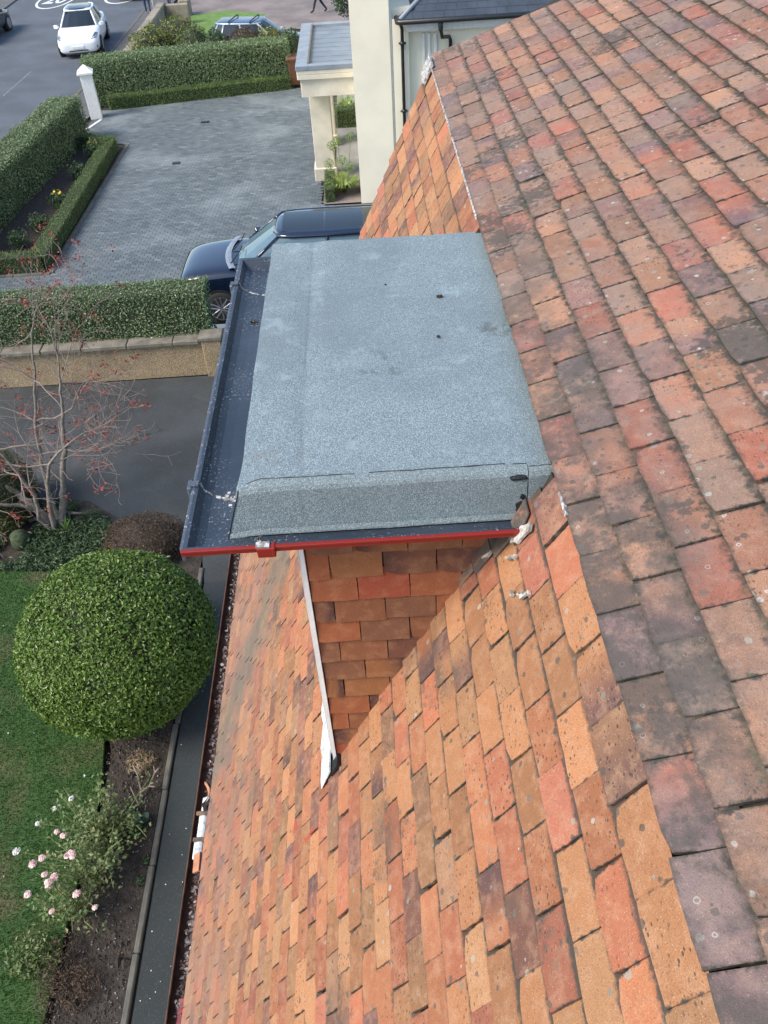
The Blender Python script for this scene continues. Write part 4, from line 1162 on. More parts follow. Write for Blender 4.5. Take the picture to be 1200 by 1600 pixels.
# ------------------------------------------------------------------ gate pillar, stone wall, bin, sign post
gp = empty('gate_pillar', (-9.55, 31.85, 0), R(12), 'white square gate pillar with pointed cap at the driveway entrance', 'pillar')
MB().box(-.20, .20, -.20, .20, 0, 1.46, b=.008).build('shaft', 'white_paint', gp)
mb = MB(); mb.box(-.27, .27, -.27, .27, 1.46, 1.53, b=.012); mb.loft([[(-.25, -.25, 1.528), (.25, -.25, 1.528), (.25, .25, 1.528), (-.25, .25, 1.528)], [(-.01, -.01, 1.74), (.01, -.01, 1.74), (.01, .01, 1.74), (-.01, .01, 1.74)]]); mb.build('cap', 'white_paint', gp)
sw = empty('stone_wall', (-9.3, 42, 0), R(.6), 'low weathered stone garden wall along the pavement beyond the hedge', 'wall')
y = -6.2
while y < 4.1:
    w_ = random.uniform(.8, 1.1); MB().box(-.16, .16, y, y + w_ - .01, -.02, .80, b=.02).build('wall_stone', 'old_stone', sw); MB().box(-.20, .20, y, y + w_ - .015, .80, .93, b=.03).build('coping_stone', 'old_stone', sw); y += w_
MB().box(.16, 1.3, 3.9, 4.2, -.02, .85, b=.03).build('wall_return', 'old_stone', sw)
MB().box(.55, 1.1, 5.6, 6.3, -.02, .75, b=.08).build('boulder', 'old_stone', sw)
bn = empty('wheelie_bin', (-2.42, 34.35, 0), R(6), 'brown wheelie bin standing by the end of the tall hedge', 'bin')
mb = MB(); mb.loft([[(-.20, -.24, .06), (.20, -.24, .06), (.20, .24, .06), (-.20, .24, .06)], [(-.28, -.34, .95), (.28, -.34, .95), (.28, .34, .95), (-.28, .34, .95)]]); mb.build('bin_body', 'bin_brown', bn, bevel=.015)
MB().box(-.31, .31, -.38, .36, .95, 1.03, b=.03).build('lid', 'bin_brown', bn); 
for x in (-.24, .24): MB().lathe([(.10, x - .025), (.10, x + .025)], (0, .27, .10), 'X', 14).build('wheel', 'tyre', bn)
MB().tube([(-.27, .40, .98), (.27, .40, .98)], .016, 6).build('handle', 'bin_brown', bn)
sp = empty('sign_post', (-10.18, 48.4, 0), 0, 'white post at the pavement edge beside the pedestrian', 'post')
MB().tube([(0, 0, 0), (0, 0, 3.2)], .07, 10).build('pole', 'white_paint', sp, smooth=True); MB().box(-.3, .3, -.02, .02, 2.5, 3.15, b=.01).build('sign_plate', 'lead_grey', sp)


# ------------------------------------------------------------------ vehicles
def wheel(root, x, y, r, w, spokes=5, side=1):
    t = MB().lathe([(r * .66, -w / 2), (r * .93, -w / 2), (r, -w * .32), (r, w * .32), (r * .93, w / 2), (r * .66, w / 2)], (0, 0, 0), 'Y', 26).build('wheel', 'tyre', root, smooth=True)
    t.location = (x, y, r)
    mb = MB(); o = side * w * .46
    mb.lathe([(r * .70, o - .012), (r * .70, o + .012), (r * .62, o + .008), (r * .62, o - .02)], (0, 0, 0), 'Y', 26)
    mb.lathe([(r * .14, o - .02), (r * .14, o + .012), (r * .02, o + .016)], (0, 0, 0), 'Y', 14)
    for k in range(spokes):
        a = 2 * math.pi * k / spokes + .3; c, s = math.cos(a), math.sin(a)
        for q in (-.11, .11):
            b1 = (r * .10 * c - q * r * .5 * s, o, r * .10 * s + q * r * .5 * c); b2 = (r * .66 * c - q * r * 1.3 * s, o, r * .66 * s + q * r * 1.3 * c)
            mb.tube([b1, b2], [r * .055, r * .06], 5)
    mb.build('rim', 'alloy', t)
    return t


def hull(root, st, mat, name='body', sub=2):
    mb = MB(); rings = []
    for (x, w, zl, zm, zb, zt, wt) in st:
        half = [(0, zl), (w * .55, zl), (w * .93, zl + .02), (w, zm), (w * .985, zb), (wt, zt), (wt * .55, zt + .022), (0, zt + .03)]
        rings.append([(x, -y, z) for y, z in half] + [(x, y, z) for y, z in reversed(half[1:-1])])
    mb.loft(rings); o = mb.build(name, mat, root, smooth=True, subsurf=sub); return o


def cabin(root, bot, top, zb, zt, glass, body, roofmat, crown=.05, pil=.035, bc=(3,), rail=.03):
    """glasshouse: bot / top are half outlines (x, y) from the windscreen centre to the rear centre"""
    def full(h, z): return [(x, y, z) for x, y in h] + [(x, -y, z) for x, y in reversed(h[1:-1])] if h[0][1] == 0 and h[-1][1] == 0 else [(x, y, z) for x, y in h] + [(x, -y, z) for x, y in reversed(h)]
    B, T = full(bot, zb), full(top, zt)
    MB().loft([B, T]).build('glass', glass, root)
    C = [(x * .86 + np.mean([p[0] for p in T]) * .14, y * .82, zt + crown) for x, y, z in T]; K = [(p[0], p[1], zt - .012) for p in T]
    mb = MB(); mb.loft([[(p[0] + .004, p[1] * 1.012, p[2]) for p in K], [(p[0], p[1] * 1.01, zt + .012) for p in T], [(x * .95 + np.mean([p[0] for p in T]) * .05, y * .93, zt + crown * .75) for x, y, z in T], C])
    mb.build('roof', roofmat, root, smooth=True)
    k = len(bot)
    mb = MB()
    idx = [1, len(B) - 1] if False else []
    for i in bc:
        for s_ in (1, -1):
            b_, t_ = bot[i], top[i]; mb.tube([(b_[0], b_[1] * s_ * 1.0, zb - .01), ((b_[0] + t_[0]) / 2, (b_[1] + t_[1]) / 2 * s_ * 1.005, (zb + zt) / 2), (t_[0], t_[1] * s_, zt)], pil, 6)
    for s_ in (1, -1): mb.tube([(x, y * s_, zt) for x, y in top if abs(y) > .3], rail, 6)
    mb.build('pillars', body, root, smooth=True)


def mirror(root, x, y, z, mat):
    for s_ in (1, -1):
        mb = MB(); mb.loft([[(x + a, s_ * (y + b), z + c) for a, b, c in ring] for ring in ([(-.03, .0, -.02), (.03, .0, -.02), (.03, .0, .03), (-.03, .0, .03)], [(-.06, .06, -.06), (.07, .07, -.06), (.06, .07, .09), (-.06, .06, .09)], [(-.05, .22, -.05), (.03, .22, -.05), (.03, .22, .08), (-.05, .22, .08)])]); mb.build('mirror', mat, root, bevel=.012)


def arches(root, xs, y, r):
    for x in xs:
        for s_ in (1, -1): MB().lathe([(r, s_ * (y - .25)), (r, s_ * (y + .006))], (x, 0, r * .88), 'Y', 26).build('wheel_arch', 'dark_plastic', root)


# dark four-wheel-drive on the paved driveway, facing left
rr = empty('parked_car', (-1.67, 17.27, 0), R(180), 'glossy dark navy off-roader parked behind the felt roof, bonnet to the left', 'car')
hull(rr, [(2.50, .72, .50, .66, .84, .93, .60), (2.42, .90, .36, .62, .92, 1.05, .74), (2.15, .965, .30, .62, 1.0, 1.13, .80), (1.7, .975, .28, .62, 1.04, 1.175, .82), (1.34, .98, .28, .62, 1.07, 1.19, .83),
          (1.24, .98, .28, .62, 1.09, 1.15, .86), (.4, .985, .28, .62, 1.12, 1.15, .88), (-1.9, .985, .28, .62, 1.12, 1.15, .88), (-2.38, .95, .34, .62, 1.08, 1.14, .84), (-2.48, .86, .45, .66, 1.0, 1.06, .74)], 'navy_car')
cabin(rr, [(1.30, 0), (1.24, .45), (1.06, .80), (.30, .885), (-.70, .90), (-1.75, .885), (-2.25, .82), (-2.40, .45), (-2.42, 0)],
      [(.34, 0), (.32, .36), (.22, .60), (-.05, .665), (-.80, .68), (-1.70, .66), (-2.0, .60), (-2.12, .36), (-2.14, 0)], 1.13, 1.76, 'glass_blue', 'navy_car', 'navy_car', .055, .034, (2, 4, 5, 6), .045)
for a, b_ in ((-.72, .16), (-1.86, -.75)): 
    mb = MB(); mb.loft([[(x, y, 1.80 + .022 * (1 - (y / .55) ** 2)) for y in np.linspace(-.50, .50, 9)] for x in (a, b_)], closed=False, caps=False)
    o = mb.build('roof_glass', 'glass_dark', rr); md = o.modifiers.new('thickness', 'SOLIDIFY'); md.thickness = .012; md.offset = 1
for x in (1.62, -1.32):
    for s_ in (1, -1): wheel(rr, x, s_ * .87, .385, .26, 6, s_)
arches(rr, (1.62, -1.32), .972, .43)
mirror(rr, .86, .93, 1.22, 'navy_car')
mb = MB(); mb.loft([[(1.30 + .16 * (1 - (y / .82) ** 2) + d, y, 1.205 + .012 * (1 - (y / .8) ** 2) + dz) for y in np.linspace(-.80, .80, 15)] for d, dz in ((-.10, .015), (-.03, .018), (.035, .0))], closed=False, caps=False); o = mb.build('cowl_panel', 'lead_grey', rr); md = o.modifiers.new('thickness', 'SOLIDIFY'); md.thickness = .012
mb = MB()
for y0_, y1_ in ((.60, -.02), (-.05, -.66)): mb.tube([(1.33, y0_, 1.225), (1.16, (y0_ + y1_) / 2, 1.315), (1.12, y1_, 1.335)], .012, 5)
mb.build('wiper', 'dark_plastic', rr)
for s_ in (1, -1):
    MB().lathe([(.12, 0), (.13, .05), (.09, .09)], (0, 0, 0), 'X', 16).build('headlight', 'lamp_glass', rr).location = (2.33, s_ * .70, .86)
    MB().tube([(1.05, s_ * .955, 1.135), (.3, s_ * .975, 1.16), (-2.0, s_ * .965, 1.16)], .012, 5).build('window_trim', 'alloy', rr)
mb = MB(); mb.box(2.44, 2.53, -.46, .46, .68, .88, b=.02); mb.build('grille', 'dark_plastic', rr)
mb = MB(); mb.box(-2.16, -1.98, -.16, .16, 1.80, 1.86, b=.02); mb.build('roof_fin', 'dark_plastic', rr)
MB().box(-1.0, 1.1, .955, 1.0, .26, .33).box(-1.0, 1.1, -1.0, -.955, .26, .33).build('side_sill', 'dark_plastic', rr)

# white hatchback on the road
wc = empty('moving_car', (-12.42, 42.7, -.012), R(-83), 'white electric hatchback driving towards us on the road', 'car'); wc.scale = (.94, .98, .95)
hull(wc, [(2.37, .66, .30, .44, .58, .64, .42), (2.27, .84, .20, .44, .66, .73, .58), (1.95, .93, .18, .46, .76, .86, .72), (1.4, .955, .18, .48, .86, .96, .78), (1.02, .96, .18, .5, .92, 1.02, .80),
          (.85, .96, .18, .5, .95, 1.0, .84), (-1.2, .96, .18, .5, .98, 1.02, .84), (-1.8, .955, .2, .5, 1.0, 1.06, .80), (-2.2, .92, .26, .5, 1.0, 1.08, .74), (-2.37, .80, .4, .56, .9, .98, .6)], 'white_car')
cabin(wc, [(1.10, 0), (1.02, .45), (.78, .80), (.2, .86), (-.5, .87), (-1.3, .83), (-1.75, .72), (-2.0, .45), (-2.05, 0)],
      [(.02, 0), (-.02, .36), (-.10, .56), (-.25, .60), (-.6, .62), (-1.05, .60), (-1.3, .54), (-1.5, .36), (-1.55, 0)], .985, 1.53, 'glass_dark', 'white_car', 'glass_dark', .055, .045, (2, 5, 6), .05)
mb = MB(); mb.loft([[(-.06, y, 1.562), (.06, y, 1.535)] for y in np.linspace(-.56, .56, 9)], closed=False, caps=False); o = mb.build('roof_edge', 'white_car', wc); md = o.modifiers.new('t', 'SOLIDIFY'); md.thickness = .03
mb = MB()
for s_ in (1, -1): mb.loft([[(-1.0, s_ * .86, .98), (-1.3, s_ * .835, .98), (-1.75, s_ * .725, .98), (-2.05, s_ * .46, .98)], [(-1.35, s_ * .72, 1.30), (-1.5, s_ * .69, 1.28), (-1.68, s_ * .60, 1.27), (-1.85, s_ * .40, 1.25)], [(-1.30, s_ * .56, 1.56), (-1.36, s_ * .53, 1.55), (-1.45, s_ * .46, 1.55), (-1.56, s_ * .36, 1.54)]], closed=False, caps=False)
o = mb.build('rear_quarter', 'white_car', wc, smooth=True); md = o.modifiers.new('t', 'SOLIDIFY'); md.thickness = .05; md.offset = 0
for x in (1.45, -1.44):
    for s_ in (1, -1): wheel(wc, x, s_ * .86, .355, .24, 5, s_)
arches(wc, (1.45, -1.44), .952, .395)
mirror(wc, .62, .90, 1.02, 'white_car')
for s_ in (1, -1):
    mb = MB(); mb.loft([[(2.20, s_ * .62, .70), (2.02, s_ * .82, .72), (1.70, s_ * .90, .84), (1.80, s_ * .80, .90)], [(2.22, s_ * .62, .735), (2.05, s_ * .83, .77), (1.68, s_ * .905, .88), (1.78, s_ * .79, .925)]]); mb.build('headlight', 'lamp_glass', wc)
MB().box(2.30, 2.40, -.26, .26, .42, .53, b=.01).build('number_plate', 'plate', wc)
mb = MB(); mb.box(2.26, 2.372, -.42, .42, .315, .36, b=.015)
for s_ in (1, -1): mb.box(2.10, 2.24, s_ * .74 - .10, s_ * .74 + .10, .40, .48)
mb.build('air_intake', 'dark_plastic', wc); MB().box(2.20, 2.33, -.60, .60, .18, .235, b=.02).build('bumper_lip', 'dark_plastic', wc)


def simple_car(name, loc, rz, mat, label, h=1.45, L=4.3, w=.88, group=None, glass='glass_dark', roofmat=None):
    r = empty(name, loc, rz, label, 'car', group); k = L / 4.5; q = w / .92
    hull(r, [(2.25 * k, .62 * q, .35, .5, .66, .72, .45 * q), (2.1 * k, .86 * q, .22, .48, .74, .82, .62 * q), (1.5 * k, .92 * q, .2, .5, .82, .93, .76 * q), (1.0 * k, .92 * q, .2, .5, .9, .99, .78 * q), (.8 * k, .92 * q, .2, .5, .92, .97, .80 * q),
             (-1.6 * k, .92 * q, .2, .5, .95, .99, .80 * q), (-2.1 * k, .86 * q, .28, .5, .92, .98, .72 * q), (-2.25 * k, .74 * q, .42, .54, .8, .88, .58 * q)], mat)
    cabin(r, [(1.12 * k, 0), (1.04 * k, .42 * q), (.80 * k, .74 * q), (.2, .82 * q), (-.5 * k, .83 * q), (-1.4 * k, .80 * q), (-1.8 * k, .70 * q), (-2.0 * k, .42 * q), (-2.05 * k, 0)],
          [(.25 * k, 0), (.20 * k, .36 * q), (.10 * k, .54 * q), (-.1, .59 * q), (-.6 * k, .60 * q), (-1.25 * k, .58 * q), (-1.5 * k, .52 * q), (-1.65 * k, .36 * q), (-1.7 * k, 0)], .955, h - .06, glass, mat, roofmat or mat, .05, .035, (2, 4, 5, 6), .035)
    for x in (1.38 * k, -1.35 * k):
        for s_ in (1, -1): wheel(r, x, s_ * .82 * q, .33, .22, 5, s_)
    arches(r, (1.38 * k, -1.35 * k), .912 * q, .37); mirror(r, .66 * k, .84 * q, .98, mat)
    for s_ in (1, -1): MB().box(2.02 * k, 2.2 * k, s_ * .62 * q - .14, s_ * .62 * q + .14, .66, .76, b=.02).build('headlight', 'lamp_glass', r); MB().box(-2.26 * k, -2.16 * k, s_ * .60 * q - .12, s_ * .60 * q + .12, .72, .86, b=.02).build('tail_light', 'red_paint', r)
    MB().box(2.2 * k, 2.28 * k, -.26, .26, .42, .53).build('number_plate', 'plate', r)
    return r


simple_car('parked_car', (-18.15, 45.75, -.012), R(88), 'grey_car', 'low dark grey car at the far kerb, cut by the left frame edge', 1.25, 4.4, .92)
simple_car('parked_car', (-11.95, 54.4, -.012), R(-92), 'grey_car', 'dark car on the road at the very top, only its lower front showing', 1.7, 4.5, .92)
bc = simple_car('parked_car', (-3.95, 38.1, 0), R(-12), 'blue_car', 'silver-blue car with black roof bars parked behind the far hedge', 1.56, 4.6, .90, roofmat='blue_dark')
for x in (-.15, -1.05): MB().tube([(x, -.66, 1.55), (x, -.56, 1.60), (x, .56, 1.60), (x, .66, 1.55)], .028, 6).build('roof_bar', 'black_pipe', bc)


# ------------------------------------------------------------------ people, seen from the waist down at the top of the picture
def person(loc, rz, stride, cols, label, arm=.25):
    s = stride / 2
    J = {'pel': (0, 0, .95, .125), 'waist': (0, 0, 1.10, .125), 'chest': (0, 0, 1.32, .15), 'neck': (0, 0, 1.50, .055), 'head': (.02, 0, 1.60, .085), 'top': (.02, 0, 1.73, .075), 'nose': (.115, 0, 1.615, .014),
         'ls': (0, .19, 1.42, .062), 'le': (-arm * .5, .24, 1.15, .045), 'lw': (-arm * .3 + .05, .25, .91, .032), 'lh': (-arm * .2 + .08, .245, .82, .036),
         'rs': (0, -.19, 1.42, .062), 're': (arm * .3, -.24, 1.15, .045), 'rw': (arm + .1, -.23, .95, .032), 'rh': (arm + .15, -.22, .87, .036),
         'lp': (0, .095, .90, .098), 'lk': (s * .55 + .03, .10, .50, .068), 'la': (s, .10, .10, .046), 'lt': (s + .16, .11, .045, .042),
         'rp': (0, -.095, .90, .098), 'rk': (-s * .25 + .05, -.10, .50, .068), 'ra': (-s, -.10, .12, .046), 'rt': (-s + .15, -.11, .045, .042)}
    E = [('pel', 'waist'), ('waist', 'chest'), ('chest', 'neck'), ('neck', 'head'), ('head', 'top'), ('head', 'nose'), ('chest', 'ls'), ('ls', 'le'), ('le', 'lw'), ('lw', 'lh'), ('chest', 'rs'), ('rs', 're'), ('re', 'rw'), ('rw', 'rh'),
         ('pel', 'lp'), ('lp', 'lk'), ('lk', 'la'), ('la', 'lt'), ('pel', 'rp'), ('rp', 'rk'), ('rk', 'ra'), ('ra', 'rt')]
    nm = list(J); me = bpy.data.meshes.new('tmp'); me.from_pydata([J[k][:3] for k in nm], [(nm.index(a), nm.index(b)) for a, b in E], [])
    t = bpy.data.objects.new('tmp', me); COL.objects.link(t); t.modifiers.new('s', 'SKIN'); sv_ = me.skin_vertices[0].data
    for i, k in enumerate(nm): sv_[i].radius = (J[k][3], J[k][3]); sv_[i].use_root = (k == 'pel')
    m2 = t.modifiers.new('u', 'SUBSURF'); m2.levels = 1
    dg = bpy.context.evaluated_depsgraph_get(); bm_ = bpy.data.meshes.new_from_object(t.evaluated_get(dg)); bpy.data.objects.remove(t)
    for c in cols: bm_.materials.append(M[c])      # skin, top, trousers, shoes
    mi = []
    for p in bm_.polygons:
        c = p.center; d = {k: (c - Vector(J[k][:3])).length for k in nm}; n_ = min(d, key=d.get)
        mi.append(3 if c.z < .10 else 2 if (n_ in ('pel', 'lp', 'lk', 'la', 'rp', 'rk', 'ra', 'lt', 'rt') or (c.z < 1.0 and abs(c.y) < .19)) else 0 if n_ in ('neck', 'head', 'top', 'nose', 'lh', 'rh') else 1)
    bm_.polygons.foreach_set('material_index', mi); bm_.polygons.foreach_set('use_smooth', [True] * len(mi))
    r = empty('person', loc, rz, label, 'person'); bm_.name = 'body'; o = link('body', bm_, None, r)
    MB().lathe([(.02, .03), (.075, .02), (.092, -.02), (.09, -.07)], (.005, 0, 1.75), n=14).build('hair', 'hair', r, smooth=True)
    for s_ in (1, -1): 
        mb = MB(); wx, wy, wz = J['lh' if s_ > 0 else 'rh'][:3]
        for f_, (dx, ln) in enumerate(((-.03, .07), (-.01, .085), (.012, .08), (.032, .062))): mb.tube([(wx + dx, wy, wz - .02), (wx + dx + .01, wy, wz - .02 - ln * .6), (wx + dx + .02, wy - s_ * .01, wz - .02 - ln)], [.0095, .009, .007], 5)
        mb.tube([(wx + .03, wy - s_ * .01, wz + .01), (wx + .06, wy - s_ * .02, wz - .02), (wx + .065, wy - s_ * .02, wz - .045)], [.011, .010, .008], 5); mb.build('fingers', 'skin', r)
    for s_ in (1, -1): MB().lathe([(.011, 0), (.006, .008)], (.096, s_ * .032, 1.655), 'X', 8).build('eye', 'hair', r)
    return r


person((-1.72, 46.5, .008), R(175), .66, ('skin', 'suit', 'suit', 'shoe_dark'), 'person in dark suit striding across the brown paving', .2)
person((-10.55, 48.55, .05), R(100), .22, ('skin', 'coat', 'jeans', 'shoe_white'), 'person in jeans and white trainers standing beside the white post')
person((-9.75, 50.3, .05), R(80), .35, ('skin', 'coat', 'jeans', 'shoe_dark'), 'person in jeans behind the end of the stone wall')


# ------------------------------------------------------------------ bare tree with the last red leaves
tree = empty('bare_tree', (-5.33, 9.9, 0), 0, 'nearly bare multi-stemmed small tree with a few red leaves', 'tree')
rt = random.Random(11)
stems = [
    ([(.03, 0, 0), (.16, .02, .45), (.33, .03, .95), (.55, .04, 1.6), (.70, .06, 2.2), (.82, .1, 2.7), (.95, .05, 3.2)], [.085, .075, .066, .052, .036, .024, .012]),
    ([(-.06, -.05, 0), (.0, -.08, .45), (.14, -.10, 1.0), (.34, -.2, 1.5), (.75, -.42, 1.95), (1.15, -.5, 2.25)], [.070, .058, .046, .030, .018, .008]),
    ([(-.10, .03, 0), (-.28, .06, .42), (-.40, .10, .60), (-.62, .18, .80), (-.95, .2, 1.02), (-1.3, .15, 1.45)], [.095, .085, .075, .060, .044, .022]),
    ([(-.02, .08, 0), (-.08, .25, .5), (-.06, .38, 1.1), (.06, .50, 1.8), (.26, .55, 2.5), (.5, .50, 3.3), (.75, .45, 3.75)], [.060, .052, .046, .036, .026, .016, .008]),
    ([(-.13, -.04, 0), (-.20, -.10, .35), (-.10, -.12, .85), (-.22, -.10, 1.25), (-.40, -.02, 1.7), (-.5, .1, 2.3)], [.055, .048, .040, .030, .022, .012]),
    ([(-.28, .06, .42), (-.42, -.06, .62), (-.66, -.18, .76), (-.95, -.3, .95), (-1.25, -.35, 1.35)], [.05, .042, .034, .024, .012])]
trunk = MB(); twigs = MB(); tips = []
for pts, rad in stems:
    P_ = []; R_ = []
    for (a, b), (ra, rb_) in zip(zip(pts[:-1], pts[1:]), zip(rad[:-1], rad[1:])):
        for q in range(4):
            t = q / 4; p = Vector(a).lerp(Vector(b), t); p += Vector((rt.gauss(0, .008), rt.gauss(0, .008), 0)); P_.append(p); R_.append((ra + (rb_ - ra) * t) * rt.uniform(.66, .80))
    P_.append(Vector(pts[-1])); R_.append(rad[-1]); trunk.tube(P_, R_, 8)


def grow(p, d, L, r, depth):
    n_ = 5; pts = [p]; rr_ = [r]; q = p.copy(); dd = d.normalized()
    for i in range(n_):
        dd = (dd + Vector((rt.gauss(0, .20), rt.gauss(0, .20), rt.gauss(.02, .16)))).normalized(); q = q + dd * (L / n_); pts.append(q.copy()); rr_.append(max(.0024, r * .85 * (1 - .62 * (i + 1) / n_)))
    twigs.tube(pts, rr_, 5 if r > .008 else 4, cap=False)
    if depth <= 0 or L < .16: tips.append((q, dd)); return
    for i in range(1, n_ + 1):
        for _ in range(2 if i == n_ else 1):
            if rt.random() < .80:
                side = Vector((rt.gauss(0, 1), rt.gauss(0, 1), rt.gauss(0, .45))).normalized(); nd = (dd * .75 + side * .75 + Vector((0, 0, .10))).normalized()
                grow(pts[i], nd, L * rt.uniform(.42, .68), rr_[i] * .72, depth - 1)


for si, (pts, rad) in enumerate(stems):
    for i in range(2 if si != 2 else 4, len(pts)):
        for _ in range(1 + (i % 2)):
            side = Vector((rt.gauss(0, 1), rt.gauss(0, 1), rt.gauss(.15, .35))); out = Vector((pts[i][0] - .2, pts[i][1], 0)) * .5
            grow(Vector(pts[i]), side.normalized() + out, rt.uniform(.55, 1.0), min(.016, rad[i] * .55), 2)
for pts, rad in stems:
    for _ in range(2): grow(Vector(pts[-1]), (Vector(pts[-1]) - Vector(pts[-2])).normalized() + Vector((rt.gauss(0, .3), rt.gauss(0, .3), rt.gauss(.1, .2))), rt.uniform(.6, .95), rad[-1] * .85, 2)
for a, d, L in (((.34, -.2, 1.5), (1, -.15, .25), 1.15), ((.55, .04, 1.6), (1, .3, .45), 1.25), ((.7, .06, 2.2), (.9, .2, .35), 1.05), ((.06, .5, 1.8), (-.8, .3, .6), 1.0), ((.26, .55, 2.5), (-.6, .1, .6), .95), ((-.06, .38, 1.1), (-1, .2, .5), .95)): grow(Vector(a), Vector(d), L, .015, 2)
trunk.build('trunk', 'bark', tree, smooth=True); twigs.build('twigs', 'twig', tree, kind='stuff', fix=False)
P_ = []
for q, dd in tips:
    if rt.random() < .20:
        for _ in range(rt.randint(3, 9)): P_.append(np.array(q) + rng.normal(0, .035, 3))
P_ = np.array(P_); link('leaves', leaves_mesh('leaves', P_, np.tile((0, 0, 1.), (len(P_), 1)), .055, .5, 1.0), 'leaf_red', tree, 'stuff')
MB().tube([(-.55, .20, .05), (-.25, .27, .09), (.05, .30, .08), (.38, .28, .05)], [.035, .032, .028, .018], 7).build('fallen_limb', 'bark', tree, smooth=True)

# plants in the bed under it
def shrub(name, loc, R3, n, size, mat, core, label, cat='shrub', zc=None, aspect=.5, inner=.12, lump=.13, up=.3, tilt=.8, group=None):
    r = empty(name, loc, 0, label, cat, group); zc = R3[2] * .8 if zc is None else zc
    if core: blob_core(R3, .80, (0, 0, zc), 14, 8).build('branches', core, r, smooth=True)
    p, nn = clump((0, 0, zc), R3, n, loc[0], lump, inner, .015); link('foliage', leaves_mesh('foliage', p, nn, size, aspect, tilt, up), mat, r, 'stuff'); return r


shrub('conifer_shrub', (-6.25, 10.3, 0), (.55, .75, .72), 9000, .060, 'leaf_conifer', 'core', 'dark olive conifer shrub behind the bare tree at the left edge', zc=.5, aspect=.22, up=1.2)
shrub('dry_shrub', (-3.78, 9.25, 0), (.66, .52, .42), 9000, .045, 'leaf_brown', 'core_brown', 'brown dried-out low shrub behind the round clipped bush', zc=.22, aspect=.28)
sheet('planted_bed', [(-12, 8.9), (-6.0, 8.8), (-5.0, 8.75), (-4.2, 7.6), (-3.6, 5.6), (-3.6, 3.7), (-3.62, -6), (-2.9, -6), (-2.9, 9.25), (-3.4, 9.85), (-4.4, 10.05), (-5.0, 10.55), (-6.0, 10.75), (-12, 10.3)], .010, 'soil')
n = 15000
P = np.column_stack([rng.uniform(-7.4, -4.1, n), rng.uniform(8.85, 10.5, n)])
bed = [(-7.5, 8.98), (-6.0, 8.95), (-5.12, 8.90), (-4.55, 8.9), (-4.2, 9.2), (-4.35, 9.75), (-4.75, 10.2), (-5.1, 10.45), (-6.0, 10.6), (-7.5, 10.5)]
dn = np.array([noise.noise(Vector((x * 1.6, y * 1.6, 1.))) for x, y in P]); P = P[in_poly(P, bed) & (dn > -.12)]; n = len(P)
p = np.column_stack([P, .02 + np.abs(rng.normal(0, .07, n))]); link('ground_cover', leaves_mesh('ground_cover', p, np.tile((0, 0, 1.), (n, 1)), .075, .32, .7, up=.7), 'leaf_cover', None, 'stuff')
tag(MB().lathe([(.12, 0), (.15, .1), (.13, .26), (.05, .32)], (0, 0, 0), n=12).build('mossy_stump', plain('moss', (.075, .10, .045), .95, .3, 18, bump=.01), None, smooth=True), 'small mossy stump left of the bare tree stems', 'stump').location = (-5.84, 9.55, 0)
yf = empty('yellow_flower', (-4.33, 9.25, 0), 0, 'single bright yellow flower in front of the brown shrub', 'flower'); MB().tube([(0, 0, 0), (.01, 0, .16)], .005, 5).build('stem', 'stalk', yf)
p, nn = clump((.01, 0, .18), (.045, .04, .03), 30, 1.); link('petals', leaves_mesh('petals', p, nn, .045, .7), 'petal_yellow', yf)
gs = empty('green_shoot', (-5.18, 9.78, 0), 0, 'bright green upright leaf shoot at the foot of the bare tree', 'plant')
for i in range(4): 
    a = i * 1.7; MB().add([(0, 0, .02), (.03 + .02 * math.cos(a), .02 * math.sin(a), .16), (.10 * math.cos(a) + .05, .08 * math.sin(a), .34), (-.015 + .02 * math.cos(a), .03 * math.sin(a), .18)], [(0, 1, 2, 3)]).build('leaf', 'far_lawn', gs)

# rose bush ------------------------------------------------------------------
rose = empty('rose_bush', (-3.52, 4.15, 0), 0, 'straggly rose bush with pale pink blooms between lawn and soil', 'rose bush')
rr2 = random.Random(5); cane = MB(); lp = []
fl = [(-3.74, 4.31), (-3.65, 4.25), (-3.51, 4.06), (-3.48, 4.0), (-3.55, 4.03), (-3.80, 4.01), (-3.95, 4.02), (-4.13, 4.13), (-3.73, 3.83), (-3.64, 3.82), (-3.67, 3.75), (-3.71, 3.76), (-3.88, 3.67), (-3.39, 3.66), (-3.58, 3.48), (-3.15, 3.49), (-4.02, 4.47), (-3.86, 4.62), (-3.70, 4.72)]
ends = [(x + 3.52, y - 4.15, .66 + rr2.uniform(-.06, .1)) for x, y in fl]
for i in range(70): ends.append((rr2.gauss(-.02, .28), rr2.gauss(.02, .40), rr2.uniform(.25, .75)))
for i in range(22): ends.append((rr2.gauss(.20, .20), rr2.gauss(.52, .18), rr2.uniform(.2, .5)))
bases = [(.12, -.15, 0), (.22, .10, 0), (.10, .30, 0), (.02, -.45, 0), (.25, .48, 0)]
for e in ends:
    b_ = min(bases, key=lambda q: (q[0] - e[0]) ** 2 + (q[1] - e[1]) ** 2 + rr2.uniform(0, .25)); b_, e_ = Vector(b_), Vector(e)
    m_ = b_.lerp(e_, .45) + Vector((rr2.gauss(0, .04), rr2.gauss(0, .04), .12)); pts = [b_, b_.lerp(m_, .5) + Vector((0, 0, .03)), m_, m_.lerp(e_, .5) + Vector((0, 0, .02)), e_]
    cane.tube(pts, [.008, .007, .006, .0045, .003], 5, cap=False)
    dens = 1.0 if e[1] > .1 else .55
    for _ in range(int(rr2.randint(8, 26) * dens)):
        t = rr2.uniform(.35, 1); lp += [b_.lerp(e_, t) + Vector((rr2.gauss(0, .06), rr2.gauss(0, .06), rr2.gauss(.03, .05))) for _q in range(2)]
cane.build('canes', 'stalk', rose, kind='stuff', fix=False)
